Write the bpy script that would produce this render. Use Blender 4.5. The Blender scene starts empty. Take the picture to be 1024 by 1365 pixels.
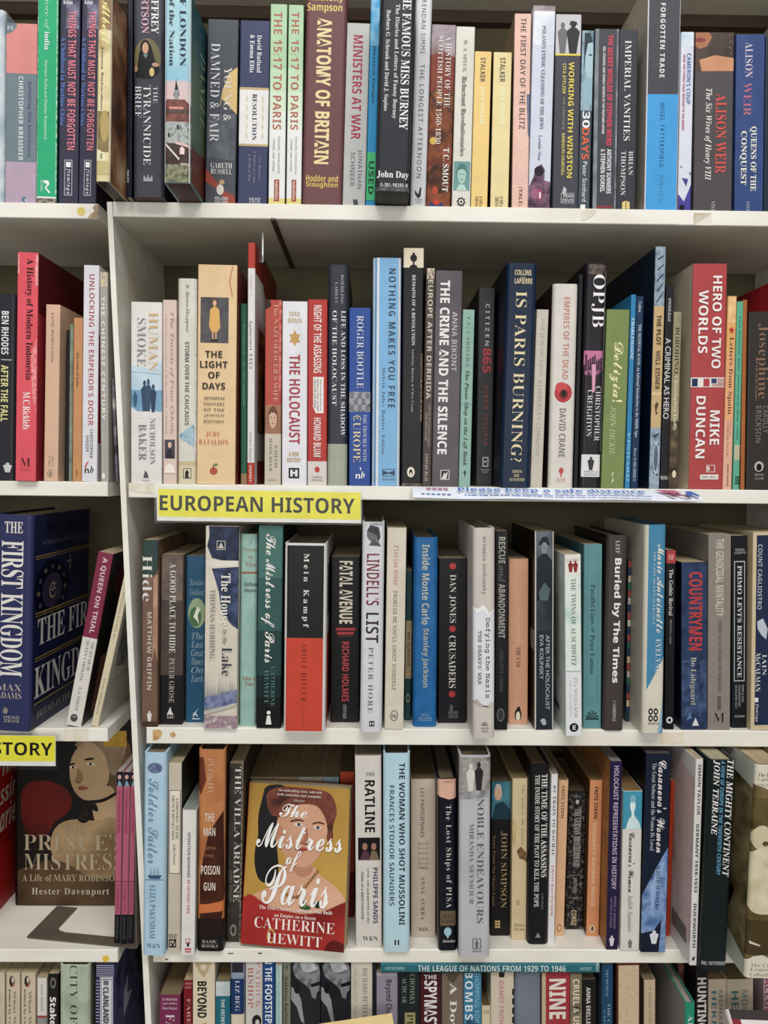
import bpy, bmesh, math, random
from mathutils import Vector, Matrix
random.seed(7)
SC = bpy.context.scene
COL = SC.collection
# ---------------------------------------------------------------- camera
F_PX = 1025.0            # focal length in pixels of the 1024 x 1365 frame
DIST, CAM_Z = 0.864, 1.30
PITCH, YAW, ROLL = math.radians(3.2), math.radians(-0.8), 0.0105
CAM_R = Matrix.Rotation(YAW, 3, 'Z') @ Matrix.Rotation(math.pi/2 - PITCH, 3, 'X') @ Matrix.Rotation(ROLL, 3, 'Z')
CAM_P = Vector((0, -DIST, CAM_Z))
cam = bpy.data.cameras.new('camera')
cam.sensor_fit = 'VERTICAL'; cam.sensor_height = 36.0; cam.lens = F_PX * 36.0 / 1365.0
cam.clip_start = 0.02
cam_o = bpy.data.objects.new('camera', cam); COL.objects.link(cam_o)
cam_o.matrix_world = Matrix.Translation(CAM_P) @ CAM_R.to_4x4()
SC.camera = cam_o
# ---------------------------------------------------------------- world, lamps, exposure
w = bpy.data.worlds.new('shop_ambience'); SC.world = w; w.use_nodes = True
w.node_tree.nodes['Background'].inputs[0].default_value = (0.96, 0.98, 1.0, 1)
w.node_tree.nodes['Background'].inputs[1].default_value = 0.22
def area_lamp(name, loc, rot, sx, sy, power, col):
    l = bpy.data.lights.new(name, 'AREA'); l.shape = 'RECTANGLE'; l.size = sx; l.size_y = sy
    l.energy = power; l.color = col
    o = bpy.data.objects.new(name, l); COL.objects.link(o); o.location = loc; o.rotation_euler = rot
    return o
area_lamp('ceiling_tube_light', (0.15, -1.7, 3.6), (math.radians(35), 0, 0), 2.8, 0.9, 71, (1.0, 0.99, 0.975))
area_lamp('added_fill_light', (-0.2, -3.3, 1.6), (math.radians(87), 0, 0), 2.8, 1.2, 40, (1.0, 0.965, 0.91))  # unseen warm fill, added behind the camera to even out the rows
SC.view_settings.view_transform = 'Standard'; SC.view_settings.look = 'None'
SC.view_settings.exposure = 0.0; SC.view_settings.gamma = 1.0
SC.view_settings.use_curve_mapping = False
# ---------------------------------------------------------------- pixel -> place in the shop
def ray(px, py):
    return CAM_R @ Vector(((px - 512) / F_PX, -(py - 682.5) / F_PX, -1.0))
def at_y(px, py, Y):                 # where the line of sight meets the upright plane y = Y
    d = ray(px, py); t = (Y - CAM_P.y) / d.y
    return CAM_P + d * t
def at_z(px, py, Z):                 # ... or the level plane z = Z
    d = ray(px, py); t = (Z - CAM_P.z) / d.z
    return CAM_P + d * t
# ---------------------------------------------------------------- materials
MATS = {}
def lin(c):
    c = c / 255.0
    return c / 12.92 if c <= 0.04045 else ((c + 0.055) / 1.055) ** 2.4
def rgb(h):
    v = [lin(int(h[i:i+2], 16)) for i in (0, 2, 4)]      # less the sheen of the coating, which the renderer adds
    g = 0.3 * v[0] + 0.55 * v[1] + 0.15 * v[2]
    v = [x * 0.93 + g * 0.07 for x in v]
    return tuple(min(0.84, max(x * 0.25, x - 0.010)) for x in v) + (1.0,)
def new_mat(name):
    m = bpy.data.materials.new(name); m.use_nodes = True
    nt = m.node_tree; b = nt.nodes['Principled BSDF']
    return m, nt, b
def mat(key, rough=0.42):
    """'rrggbb' = printed colour; 'A:c1,c2,c3@scale' = mottled printed picture; a name = a special material."""
    k = (key, rough)
    if k in MATS: return MATS[k]
    if key.startswith('A:'):
        cols, sc = key[2:].split('@'); cols = cols.split(',')
        m, nt, b = new_mat('printed_picture')
        tc = nt.nodes.new('ShaderNodeTexCoord')
        n = nt.nodes.new('ShaderNodeTexNoise'); n.inputs['Scale'].default_value = float(sc); n.inputs['Detail'].default_value = 3.5
        r = nt.nodes.new('ShaderNodeValToRGB'); e = r.color_ramp.elements
        e[0].position = 0.36; e[0].color = rgb(cols[0]); e[1].position = 0.66; e[1].color = rgb(cols[-1])
        for i, c in enumerate(cols[1:-1]):
            x = e.new(0.36 + 0.30 * (i + 1) / (len(cols) - 1)); x.color = rgb(c)
        nt.links.new(tc.outputs['Object'], n.inputs['Vector']); nt.links.new(n.outputs['Fac'], r.inputs['Fac'])
        nt.links.new(r.outputs['Color'], b.inputs['Base Color'])
    else:
        m, nt, b = new_mat('printed_' + key)
        c = rgb(key)
        tc = nt.nodes.new('ShaderNodeTexCoord')
        n = nt.nodes.new('ShaderNodeTexNoise'); n.inputs['Scale'].default_value = 45; n.inputs['Detail'].default_value = 4
        r = nt.nodes.new('ShaderNodeValToRGB'); e = r.color_ramp.elements
        e[0].position = 0.3; e[0].color = tuple(x * 0.93 for x in c[:3]) + (1,)
        e[1].position = 0.7; e[1].color = tuple(min(0.9, x * 1.06) for x in c[:3]) + (1,)
        nt.links.new(tc.outputs['Object'], n.inputs['Vector']); nt.links.new(n.outputs['Fac'], r.inputs['Fac'])
        nt.links.new(r.outputs['Color'], b.inputs['Base Color'])
    b.inputs['Roughness'].default_value = rough; b.inputs['Specular IOR Level'].default_value = 0.28
    MATS[k] = m
    return m
def streak_mat(name, c1, c2, scale, rough):
    if name in MATS: return MATS[name]
    m, nt, b = new_mat(name)
    tc = nt.nodes.new('ShaderNodeTexCoord'); mp = nt.nodes.new('ShaderNodeMapping'); mp.inputs['Scale'].default_value = scale
    n = nt.nodes.new('ShaderNodeTexNoise'); n.inputs['Scale'].default_value = 1.0; n.inputs['Detail'].default_value = 2
    r = nt.nodes.new('ShaderNodeValToRGB'); e = r.color_ramp.elements
    e[0].position = 0.35; e[0].color = rgb(c1); e[1].position = 0.65; e[1].color = rgb(c2)
    nt.links.new(tc.outputs['Object'], mp.inputs['Vector']); nt.links.new(mp.outputs['Vector'], n.inputs['Vector'])
    nt.links.new(n.outputs['Fac'], r.inputs['Fac']); nt.links.new(r.outputs['Color'], b.inputs['Base Color'])
    b.inputs['Roughness'].default_value = rough
    MATS[name] = m
    return m
def pages_mat(c='d8c8a8'):
    d = '%02x%02x%02x' % tuple(int(int(c[i:i+2], 16) * 0.86) for i in (0, 2, 4))
    return streak_mat('page_edges_' + c, d, c, (900, 6, 6), 0.9)
PAINT = streak_mat('cream_painted_board', 'e4dfd2', 'efebe0', (9, 30, 30), 0.5)
WALLM = streak_mat('olive_wall_paint', '5a553f', '665f48', (6, 6, 6), 0.8)
BATTEN = streak_mat('brown_wood', '4a3a30', '5a473b', (4, 60, 60), 0.6)
METAL = streak_mat('brown_enamelled_metal', '5b5148', '655a50', (20, 20, 20), 0.4)
MATS['METAL'] = METAL
STEEL, _nt, _b = new_mat('bright_steel'); _b.inputs['Metallic'].default_value = 1.0; _b.inputs['Roughness'].default_value = 0.3; _b.inputs['Base Color'].default_value = (.7, .7, .7, 1)
def plastic_mat():
    m = bpy.data.materials.new('clear_plastic'); m.use_nodes = True; nt = m.node_tree; nt.nodes.clear()
    o = nt.nodes.new('ShaderNodeOutputMaterial'); mx = nt.nodes.new('ShaderNodeMixShader'); t = nt.nodes.new('ShaderNodeBsdfTransparent'); g = nt.nodes.new('ShaderNodeBsdfGlossy')
    t.inputs[0].default_value = (.985, .985, .98, 1); g.inputs['Roughness'].default_value = 0.15; mx.inputs[0].default_value = 0.012
    nt.links.new(t.outputs[0], mx.inputs[1]); nt.links.new(g.outputs[0], mx.inputs[2]); nt.links.new(mx.outputs[0], o.inputs[0])
    return m
PLASTIC = plastic_mat()
# ---------------------------------------------------------------- objects
def obj(name, bm, mats, parent=None):
    me = bpy.data.meshes.new(name); bm.to_mesh(me); bm.free()
    for m in mats: me.materials.append(m)
    o = bpy.data.objects.new(name, me); COL.objects.link(o)
    if parent is not None: o.parent = parent
    return o
def thing(name, label, cat, loc=(0, 0, 0), rot=(0, 0, 0), group=None):
    o = bpy.data.objects.new(name, None); COL.objects.link(o)
    o.empty_display_size = 0.03; o.location = loc; o.rotation_euler = rot
    o['label'] = label; o['category'] = cat
    if group: o['group'] = group
    return o
def add_box(bm, x0, x1, y0, y1, z0, z1, mi=0):
    v = [bm.verts.new((x, y, z)) for x in (x0, x1) for y in (y0, y1) for z in (z0, z1)]
    for f in ((0, 1, 3, 2), (4, 6, 7, 5), (0, 4, 5, 1), (2, 3, 7, 6), (0, 2, 6, 4), (1, 5, 7, 3)):
        bm.faces.new([v[i] for i in f]).material_index = mi
    return v
# ---------------------------------------------------------------- lettering (all glyphs come from Blender's own font)
SPECIAL = {('i', 'h'): '\u210e', ('c', 'x'): '\U0001D4CD'}
BASES = {'b': (0x1D5D4, 0x1D5EE, 0x1D7EC), 'S': (0x1D400, 0x1D41A, 0x1D7CE), 'r': (0x1D400, 0x1D41A, 0x1D7CE), 'i': (0x1D434, 0x1D44E, None),
         'I': (0x1D468, 0x1D482, 0x1D7CE), 'c': (0x1D4D0, 0x1D4EA, None), 'f': (0x1D56C, 0x1D586, None), 'm': (0x1D670, 0x1D68A, 0x1D7F6),
         'j': (0x1D63C, 0x1D656, 0x1D7EC), 'B': (0x1D5D4, 0x1D5EE, 0x1D7EC), 'n': (0x1D5D4, 0x1D5EE, 0x1D7EC)}
OFFS = {'r': -0.012, 'B': 0.012, 'c': 0.003, 'n': -0.012}
def glyphs(s, st):
    if st not in BASES: return s
    U, L, D = BASES[st]; out = ''
    for ch in s:
        if (st, ch) in SPECIAL: out += SPECIAL[(st, ch)]
        elif 'A' <= ch <= 'Z': out += chr(U + ord(ch) - 65)
        elif 'a' <= ch <= 'z': out += chr(L + ord(ch) - 97)
        elif '0' <= ch <= '9' and D: out += chr(D + ord(ch) - 48)
        else: out += ch
    return out
TEXTS = {}           # (string, style) -> (unit verts, faces)
def want(s, style): TEXTS.setdefault((s, style), None)
def make_texts():
    tmp = []
    for (s, style) in TEXTS:
        st, _, sp = style.partition('*')
        c = bpy.data.curves.new('lettering', 'FONT'); c.body = glyphs(s, st); c.resolution_u = 3
        c.fill_mode = 'FRONT'
        c.offset = OFFS.get(st, 0.0)
        if sp: c.space_character = float(sp)
        o = bpy.data.objects.new('lettering', c); COL.objects.link(o); tmp.append((s, style, o))
    dg = bpy.context.evaluated_depsgraph_get()
    for s, style, o in tmp:
        ev = o.evaluated_get(dg); me = ev.to_mesh()
        vs = [(v.co.x, v.co.y) for v in me.vertices]; fs = [tuple(p.vertices) for p in me.polygons]
        ev.to_mesh_clear()
        if not vs: TEXTS[(s, style)] = ([], []); continue
        x0 = min(v[0] for v in vs); x1 = max(v[0] for v in vs); y0 = min(v[1] for v in vs); y1 = max(v[1] for v in vs)
        TEXTS[(s, style)] = ([((x - x0) / max(1e-6, x1 - x0), (y - y0) / max(1e-6, y1 - y0)) for x, y in vs], fs)
    for s, style, o in tmp:
        c = o.data; bpy.data.objects.remove(o); bpy.data.curves.remove(c)
# printed marks: u runs across the face 0..1, y is measured down it
def T(s, style, col, y0, y1, uc, uh): want(s, style); return ('T', s, style, col, y0, y1, uc, uh)
def H(s, style, col, u0, u1, yc, h): want(s, style); return ('H', s, style, col, u0, u1, yc, h)
def R(col, u0, u1, y0, y1): return ('P', col, [(u0, y0), (u1, y0), (u1, y1), (u0, y1)])
def E(col, uc, yc, ru, ry, n=20): return ('P', col, [(uc + ru * math.cos(6.28318 * i / n), yc + ry * math.sin(6.28318 * i / n)) for i in range(n)])
def soft(pts, n=2):                      # rounds the corners of a painted outline
    for _ in range(n):
        pts = [q for a, b in zip(pts, pts[1:] + pts[:1]) for q in ((.75 * a[0] + .25 * b[0], .75 * a[1] + .25 * b[1]), (.25 * a[0] + .75 * b[0], .25 * a[1] + .75 * b[1]))]
    return pts
def P(col, *pts): return ('P', col, soft(list(pts)) if col[:2] == 'A:' and len(pts) >= 7 and all(0 < p[0] < 1 for p in pts) else list(pts))
def HH(ls, style, col, u0, u1, y, dy, h): return [H(s, style, col, u0, u1, y + i * dy, h) for i, s in enumerate(ls)]
def box_line(col, u0, u1, y0, y1, tu, ty): return [R(col, u0, u1, y0, y0 + ty), R(col, u0, u1, y1 - ty, y1), R(col, u0, u0 + tu, y0, y1), R(col, u1 - tu, u1, y0, y1)]
def figure(col, uc, y0, y1, ru):        # a small standing figure in a printed picture
    h = y1 - y0
    return [E(col, uc, y0 + h * .1, ru * .42, h * .1, 12), P(col, (uc - ru, y0 + h * .3), (uc - ru * .4, y0 + h * .19), (uc + ru * .4, y0 + h * .19), (uc + ru, y0 + h * .3), (uc + ru * .75, y0 + h * .62), (uc + ru * .5, y1), (uc - ru * .5, y1), (uc - ru * .75, y0 + h * .62))]
def face(uc, yc, ru, ry, skin, hair, lip='8a4a40'):  # a portrait head
    return [E(hair, uc, yc - ry * .18, ru * 1.22, ry * 1.12), E(skin, uc, yc, ru, ry), P(hair, (uc - ru, yc - ry * .35), (uc - ru * .8, yc - ry), (uc, yc - ry * 1.12), (uc + ru * .8, yc - ry), (uc + ru, yc - ry * .35), (uc + ru * .4, yc - ry * .62), (uc - ru * .4, yc - ry * .62)),
            E(hair, uc - ru * .4, yc - ry * .1, ru * .2, ry * .06, 8), E(hair, uc + ru * .4, yc - ry * .1, ru * .2, ry * .06, 8), E(lip, uc, yc + ry * .5, ru * .28, ry * .07, 8)]
def flat(items):
    out = []
    for i in items:
        if isinstance(i, list): out += flat(i)
        else: out.append(i)
    return out
def draw(bm, items, y0, y1, put, cuts, slot, layer0=2, step=0.00004):
    """lays the printed marks on a face of the mesh; put(u, v, lift) gives the 3D point, v = 0 at the top."""
    sy = 1.0 / (y1 - y0)
    its = flat(items); its = [i for i in its if i[0] == 'P'] + [i for i in its if i[0] != 'P']
    for li, it in enumerate(its):
        if it[0] == 'P':
            pts = it[2]; col = it[1]; t = bmesh.new()
            try: t.faces.new([t.verts.new((p[0], (p[1] - y0) * sy, 0)) for p in pts])
            except ValueError: t.free(); continue
        else:
            _, s, style, col = it[:4]; vs, fs = TEXTS[(s, style)]; t = bmesh.new()
            if it[0] == 'T':
                ya, yb, uc, uh = it[4:]
                vv = [t.verts.new((uc + (b - .5) * uh, (ya + a * (yb - ya) - y0) * sy, 0)) for a, b in vs]
            else:
                u0, u1, yc, h = it[4:]
                vv = [t.verts.new((u0 + a * (u1 - u0), (yc - (b - .5) * h - y0) * sy, 0)) for a, b in vs]
            for f in fs:
                try: t.faces.new([vv[i] for i in f])
                except ValueError: pass
        us = [v.co.x for v in t.verts]
        if us:
            lo, hi = min(us), max(us)
            for c in cuts:
                if lo < c - 1e-4 and hi > c + 1e-4:
                    bmesh.ops.bisect_plane(t, geom=t.verts[:] + t.edges[:] + t.faces[:], plane_co=(c, 0, 0), plane_no=(1, 0, 0))
            for lim, sgn in ((0.0, -1), (1.0, 1)):      # keep the print on its face
                if (lo < -1e-4 and sgn < 0) or (hi > 1.0001 and sgn > 0):
                    bmesh.ops.bisect_plane(t, geom=t.verts[:] + t.edges[:] + t.faces[:], plane_co=(lim, 0, 0), plane_no=(sgn, 0, 0), clear_outer=True)
            ys = [v.co.y for v in t.verts]
            if ys and (min(ys) < 0 or max(ys) > 1):
                for lim, sgn in ((0.0005, -1), (0.9995, 1)):
                    bmesh.ops.bisect_plane(t, geom=t.verts[:] + t.edges[:] + t.faces[:], plane_co=(0, lim, 0), plane_no=(0, sgn, 0), clear_outer=True)
        mi = slot(col); lift = step * (li + layer0)
        mp = {v: bm.verts.new(put(v.co.x, v.co.y, lift)) for v in t.verts}
        for f in t.faces:
            try: bm.faces.new([mp[v] for v in f.verts]).material_index = mi
            except ValueError: pass
        t.free()
def slots():
    names = []; mats = []
    def slot(c, rough=0.42):
        k = c if isinstance(c, str) else c
        if k not in names: names.append(k); mats.append(mat(k, rough))
        return names.index(k)
    return slot, mats
# ---------------------------------------------------------------- books
def build_book(root, S):
    """cover (spine, both boards, their print) and page block; local frame: x across the spine, y into the shelf, z up."""
    w, h, d = S['w'], S['h'], S['d']; hard = S['kind'] == 'hardback_book'
    rough = S.get('rough', 0.42)
    r = min(0.005, w * .22) if hard else min(0.0012, w * .2)
    t = min(0.0024, w * .16) if hard else 0.0006
    slot, mats = slots()
    main = S['col']; side = S.get('side', main); left = S.get('left', side)
    bm = bmesh.new()
    def prof(off):
        a = w / 2 - off; rr = max(r - off, 0.0001); pts = [(-a, d)]
        n = 4 if hard else 2
        for i in range(n + 1):
            q = math.pi / 2 * i / n; pts.append((-a + rr - rr * math.cos(q), off + rr - rr * math.sin(q)))
        for i in range(n + 1):
            q = math.pi / 2 * i / n; pts.append((a - rr + rr * math.sin(q), off + rr - rr * math.cos(q)))
        pts.append((a, d)); return pts
    po, pi_ = prof(0), prof(t); K = len(po)
    def yprof(x):
        e = abs(x) - (w / 2 - r)
        return 0.0 if e <= 0 else r - math.sqrt(max(0.0, r * r - min(e, r) ** 2))
    # colour bands round the spine, from the top down: (y of the band's end, colour)
    Y0, Y1 = S['y0'], S['y1']
    bands = S.get('bands') or [(Y1, main)]
    zs = [h]; bc = []
    for ye, c in bands:
        z = h * (1 - (ye - Y0) / (Y1 - Y0)); z = max(0.0, min(z, zs[-1] - 1e-5)); zs.append(z); bc.append(c)
    zs[-1] = 0.0
    wrap = 'side' not in S and 'left' not in S
    vo = [[bm.verts.new((p[0], p[1], z)) for p in po] for z in zs]
    vi = [[bm.verts.new((p[0], p[1], z)) for p in pi_] for z in (h, 0.0)]
    for b in range(len(zs) - 1):
        for k in range(K - 1):
            f = bm.faces.new((vo[b][k], vo[b + 1][k], vo[b + 1][k + 1], vo[b][k + 1]))
            on_side = k == 0 or k == K - 2
            f.material_index = slot(bc[b] if (wrap or not on_side) else (left if k == 0 else side))
            f.smooth = False
    ms = slot(side)
    for k in range(K - 1):
        bm.faces.new((vi[0][k], vi[0][k + 1], vi[1][k + 1], vi[1][k])).material_index = ms
        bm.faces.new((vo[0][k], vo[0][k + 1], vi[0][k + 1], vi[0][k])).material_index = slot(bc[0])
        bm.faces.new((vo[-1][k], vi[1][k], vi[1][k + 1], vo[-1][k + 1])).material_index = slot(bc[-1])
    for k in (0, K - 1):
        bm.faces.new((vo[0][k], vi[0][k], vi[1][k], vo[-1][k])).material_index = ms
    if hard and 'board' in S:                                  # boards of another colour under the jacket show at the foot
        add_box(bm, -w / 2 + t * .2, w / 2 - t * .2, r * .6, d - .001, -0.0, 0.0016, slot(S['board']))
    cu = sorted(set(round(p[0] / w + .5, 5) for p in po[1:-1]))
    draw(bm, S.get('decals', []), Y0, Y1, lambda u, v, l: ((u - .5) * w, yprof((u - .5) * w) - l, h * (1 - v)), cu, slot)
    if S.get('rs'): draw(bm, S['rs'], 0.0, 1.0, lambda u, v, l: (w / 2 + l, r + u * (d - r), h * (1 - v)), [], slot)
    if S.get('ls'): draw(bm, S['ls'], 0.0, 1.0, lambda u, v, l: (-w / 2 - l, r + (1 - u) * (d - r), h * (1 - v)), [], slot)
    bm.normal_update()
    cov = obj('cover', bm, mats, root)
    # page block
    pb = bmesh.new(); g = 0.003 if hard else 0.0003
    add_box(pb, -w / 2 + t, w / 2 - t, t + (0.001 if hard else 0), d - (0.004 if hard else 0.0004), g, h - g)
    po_ = obj('page_block', pb, [pages_mat(S.get('pages', 'b8a682'))], root)  # default page tone darkened to stand in for dim light on book tops
    for nm, its in S.get('parts', {}).items():                 # stickers and labels stuck on the spine
        sb = bmesh.new(); s2, m2 = slots()
        draw(sb, its, Y0, Y1, lambda u, v, l: ((u - .5) * w, yprof((u - .5) * w) - l, h * (1 - v)), cu, s2, 14)
        obj(nm, sb, m2, cov)
    return cov
# ---------------------------------------------------------------- the bookcases
DEPTH = 0.205                       # from the shelf fronts to the wall
def zf(px, py): return at_y(px, py, 0.0).z
SHELF = {}                          # name -> (top z, bottom z, left x, right x)
def xf(px, py): return at_y(px, py, 0.0).x
for n, a, b, xl, xr in (('R1', 273.5, 294, 150.5, 1130), ('R2', 648, 666.5, 171, 1130), ('R3', 971.5, 993, 195, 1130), ('R4', 1265.5, 1283.5, 204, 1130), ('R5', 1530, 1550, 210, 1130)):
    SHELF[n] = (zf(500, a), zf(500, b), xf(xl, a), xf(xr, a))
for n, a, b, xr in (('L1', 271, 291.5, 131), ('L2', 642, 661.5, 143.5), ('L3', 971, 988.5, 143.5), ('L4', 1266, 1283, 157), ('L5', 1530, 1550, 170)):
    SHELF[n] = (zf(100, a), zf(100, b), xf(-170, a), xf(xr, a))
wall = bmesh.new(); add_box(wall, -1.2, 1.2, DEPTH + .002, DEPTH + .06, 0.0, 2.7)
obj('wall_back', wall, [WALLM])['kind'] = 'structure'
bat = bmesh.new(); zb0 = at_y(500, 34, DEPTH).z; zb1 = at_y(500, 18, DEPTH).z
add_box(bat, -1.0, 1.0, DEPTH - .012, DEPTH + .001, zb0, zb1)
obj('trim_1', bat, [BATTEN])['kind'] = 'structure'
case_r = thing('bookcase', 'cream painted wooden bookcase with five long shelves carrying the yellow EUROPEAN HISTORY card', 'bookcase', (0, 0, 0), group='cream bookcases')
case_l = thing('bookcase', 'cream painted wooden bookcase beyond the upright, its shelf ends stopping short of the upright', 'bookcase', (0, 0, 0), group='cream bookcases')
def shelf(n, parent, extra=None):
    zt, zb, x0, x1 = SHELF[n]
    b = bmesh.new(); add_box(b, x0, x1, -.25 if n[1] == '5' else 0.0, DEPTH, zb, zt)
    bmesh.ops.bevel(b, geom=[e for e in b.edges if all(abs(v.co.y) < 1e-6 for v in e.verts)], offset=.0008, segments=1, affect='EDGES')
    return obj('shelf', b, [PAINT], parent)
shelves = {n: shelf(n, case_r if n[0] == 'R' else case_l) for n in SHELF}
# topmost boards, above the frame
for n, par, x0, x1 in (('top', case_r, -.38, .6), ('top', case_l, -.62, -.40)):
    z = at_y(500, 18, DEPTH).z
    b = bmesh.new(); add_box(b, x0, x1, 0.0, DEPTH, z, z + .018); obj('shelf', b, [PAINT], par)
# upright between the two bookcases (it leans a little), and the outer uprights
def upright(pts_top, pts_bot, y0, parent, name='upright'):
    b = bmesh.new(); V = []
    for (xa, xb, py) in (pts_top, pts_bot):
        for px in (xa, xb):
            p = at_y(px, py, 0.0)
            V.append(p)
    vs = [[b.verts.new((p.x, y, p.z)) for p in V] for y in (y0, DEPTH)]
    for q in vs: b.faces.new((q[0], q[1], q[3], q[2]))
    a, c = vs
    for i, j in ((0, 1), (1, 3), (3, 2), (2, 0)): b.faces.new((a[i], a[j], c[j], c[i]))
    b.normal_update(); bmesh.ops.recalc_face_normals(b, faces=b.faces[:])
    return obj(name, b, [PAINT], parent)
upright((142.5, 149.5, 269), (203, 211, 1560), 0.0, case_r)
b = bmesh.new(); add_box(b, SHELF['R1'][3], SHELF['R1'][3] + .018, 0, DEPTH, SHELF['R5'][1], SHELF['R1'][0] + .37); obj('upright', b, [PAINT], case_r)
b = bmesh.new(); add_box(b, SHELF['L1'][2] - .018, SHELF['L1'][2], 0, DEPTH, SHELF['L5'][1], SHELF['L1'][0] + .37); obj('upright', b, [PAINT], case_l)
# brown seam strip and steel hook under the top shelf
zt, zb, x0, x1 = SHELF['R1']
b = bmesh.new(); xa = xf(364, 292); add_box(b, xa - .003, xa + .003, .0, DEPTH - .002, zb - .0012, zb + .001)
o = obj('seam_strip', b, [BATTEN], case_r); o['label'] = 'dark brown seam strip running back under the top shelf'
b = bmesh.new(); xa = at_y(347, 300, .03).x; add_box(b, xa - .0009, xa + .0009, .05, .0518, zb - .034, zb)
add_box(b, xa - .0009, xa + .0009, .044, .0518, zb - .0358, zb - .034)
o = obj('steel_hook', b, [STEEL], case_r); o['label'] = 'short bright steel hook hanging under the top shelf'
# knocks, tape and dots on the shelf fronts
def front_mark(name, shelf_name, col, pts, label=None, t=.0004, rough=.6):
    b = bmesh.new(); q = [at_y(px, py, -t) for px, py in pts]
    a = [b.verts.new(p) for p in q]; c = [b.verts.new((p.x, -0.00001, p.z)) for p in q]
    b.faces.new(a); b.faces.new(c[::-1])
    for i in range(len(a)): b.faces.new((a[i], c[i], c[i - 1], a[i - 1]))
    bmesh.ops.recalc_face_normals(b, faces=b.faces[:])
    o = obj(name, b, [mat(col, rough)], shelves[shelf_name])
    if label: o['label'] = label
def ring(cx, cy, rx, ry, n=18, jit=0.0):
    return [(cx + rx * math.cos(6.2832 * i / n) * (1 + random.uniform(-jit, jit)), cy + ry * math.sin(6.2832 * i / n) * (1 + random.uniform(-jit, jit))) for i in range(n)]
front_mark('dot_sticker', 'L1', 'd9c860', ring(108, 281.5, 5.4, 5.4), 'round yellow dot sticker')
front_mark('dot_sticker', 'L4', 'e0b93a', ring(141, 1278, 4.6, 4.2), 'round orange yellow dot sticker')
front_mark('chipped_edge', 'L1', 'A:8a7358,b09a78@120', [(131, 272), (126, 273), (123.5, 277), (126, 282), (121, 285), (116.5, 291), (131, 291)], 'chipped bare wood corner')
front_mark('chipped_edge', 'R3', 'A:b98a55,d8b078@120', [(203.5, 974), (207, 972.6), (214, 973.2), (216.5, 977), (214, 983), (209, 986.5), (204, 987)], 'chipped bare wood patch')
front_mark('chipped_edge', 'R3', 'A:b98a55,e0c898@120', ring(230, 979.5, 4, 3.6, 12, .15), 'small bare wood chip')
front_mark('tape', 'R1', 'A:cfc8b4,e6e0d0@60', [(776, 279.5), (795, 279.7), (793, 286), (783, 292), (775, 294)], 'old torn strip of clear tape')
front_mark('tape', 'R1', 'A:c2b7a0,d8d0c0@50', [(925, 283.5), (949, 284), (937, 292), (925, 299.5)], 'torn triangle of brown tape')
front_mark('tape', 'R1', 'A:dcd6c6,e8e2d6@50', [(938, 292), (949, 284.5), (949, 300.5), (926, 300)], 'strip of clear tape')
front_mark('tape', 'R2', 'A:d6ccb4,efe8d8@50', [(172, 643.5), (206, 645), (205, 659), (180, 655.5), (173, 653)], 'crumpled clear tape')
front_mark('tape', 'L3', 'A:d8ceb8,e8e0d0@50', [(86, 971.4), (118, 971.6), (118, 988), (84, 988)], 'yellowed clear tape')
front_mark('tape', 'R3', 'A:d8ccb2,e4dac6@50', [(879, 976), (912, 976.3), (911, 990), (896, 992), (880, 990)], 'yellowed clear tape')
front_mark('scuff_mark', 'R1', 'bdb6a6', [(807, 297.2), (905, 298.4), (905, 299.6), (807, 298.4)])
front_mark('scuff_mark', 'R4', '4a453c', [(220, 1278.6), (224, 1278.4), (224, 1279.6), (220, 1279.8)])
front_mark('scuff_mark', 'R4', '3a352e', [(344, 1270.3), (349, 1270.1), (349, 1271.4), (344, 1271.6)])
front_mark('scuff_mark', 'R4', '6a6458', [(304, 1270.6), (311, 1270.3), (311, 1271.6), (304, 1271.9)])
# ---------------------------------------------------------------- placing books from what the photograph shows
BOOKS = []
ABOVE = {a + str(k + 1): SHELF[a + str(k)][1] for a in 'RL' for k in (1, 2, 3, 4)}
def B(row, kind, px, col, label, decals=(), **o):
    o.update(row=row, kind={'p': 'paperback_book', 'h': 'hardback_book', 'm': 'booklet'}[kind], px=px, col=col, label=label, decals=list(decals), y0=px[2], y1=px[5])
    BOOKS.append(o)
GROUPS = {'R1': 'books on the top shelf', 'L1': 'books on the top shelf beyond the upright', 'R2': 'books on the second shelf', 'L2': 'books on the second shelf beyond the upright',
          'R3': 'books on the third shelf', 'L3': 'books on the third shelf beyond the upright', 'R4': 'books on the fourth shelf', 'L4': 'books on the fourth shelf beyond the upright',
          'R5': 'books on the lowest shelf', 'L5': 'books on the lowest shelf beyond the upright'}
def solve(S):
    xl0, xr0, y0, xl1, xr1, y1 = S['px']; z = SHELF[S['row']][0] + S.get('on', 0.0)
    xc = (xl1 + xr1) / 2
    if 'p' in S: Y = S['p']
    elif S['row'][1] in '34': Y = max(-.06, min(.09, at_z(xc, y1, z).y))
    else: Y = .003
    by = y1 if S['row'][1] in '34' else y1
    a, b = at_y(xl1, by, Y).x, at_y(xr1, by, Y).x
    c, d = at_y(xl0, y0, Y), at_y(xr0, y0, Y)
    S['Y'] = Y; S['zb'] = z
    h = (c.z + d.z) / 2 - z
    ang = math.atan2((c.x + d.x) / 2 - (a + b) / 2, h)
    wd = ((b - a) + (d.x - c.x)) / 2 * math.cos(ang)
    top = ABOVE.get(S['row'])
    if top is not None and not S.get('free') and h > top - .0015 - z:
        S['y0'] = y1 - (y1 - y0) * (top - .0015 - z) / h; h = top - .0015 - z
    S['w'] = wd; S['ang'] = ang; S['X'] = (a + b) / 2; S['h'] = h / math.cos(ang)
    S['d'] = S.get('depth', min(.155, max(.105, S['h'] * .64)))
    if S['Y'] + S['d'] > DEPTH - .004: S['d'] = DEPTH - .004 - S['Y']
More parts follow.
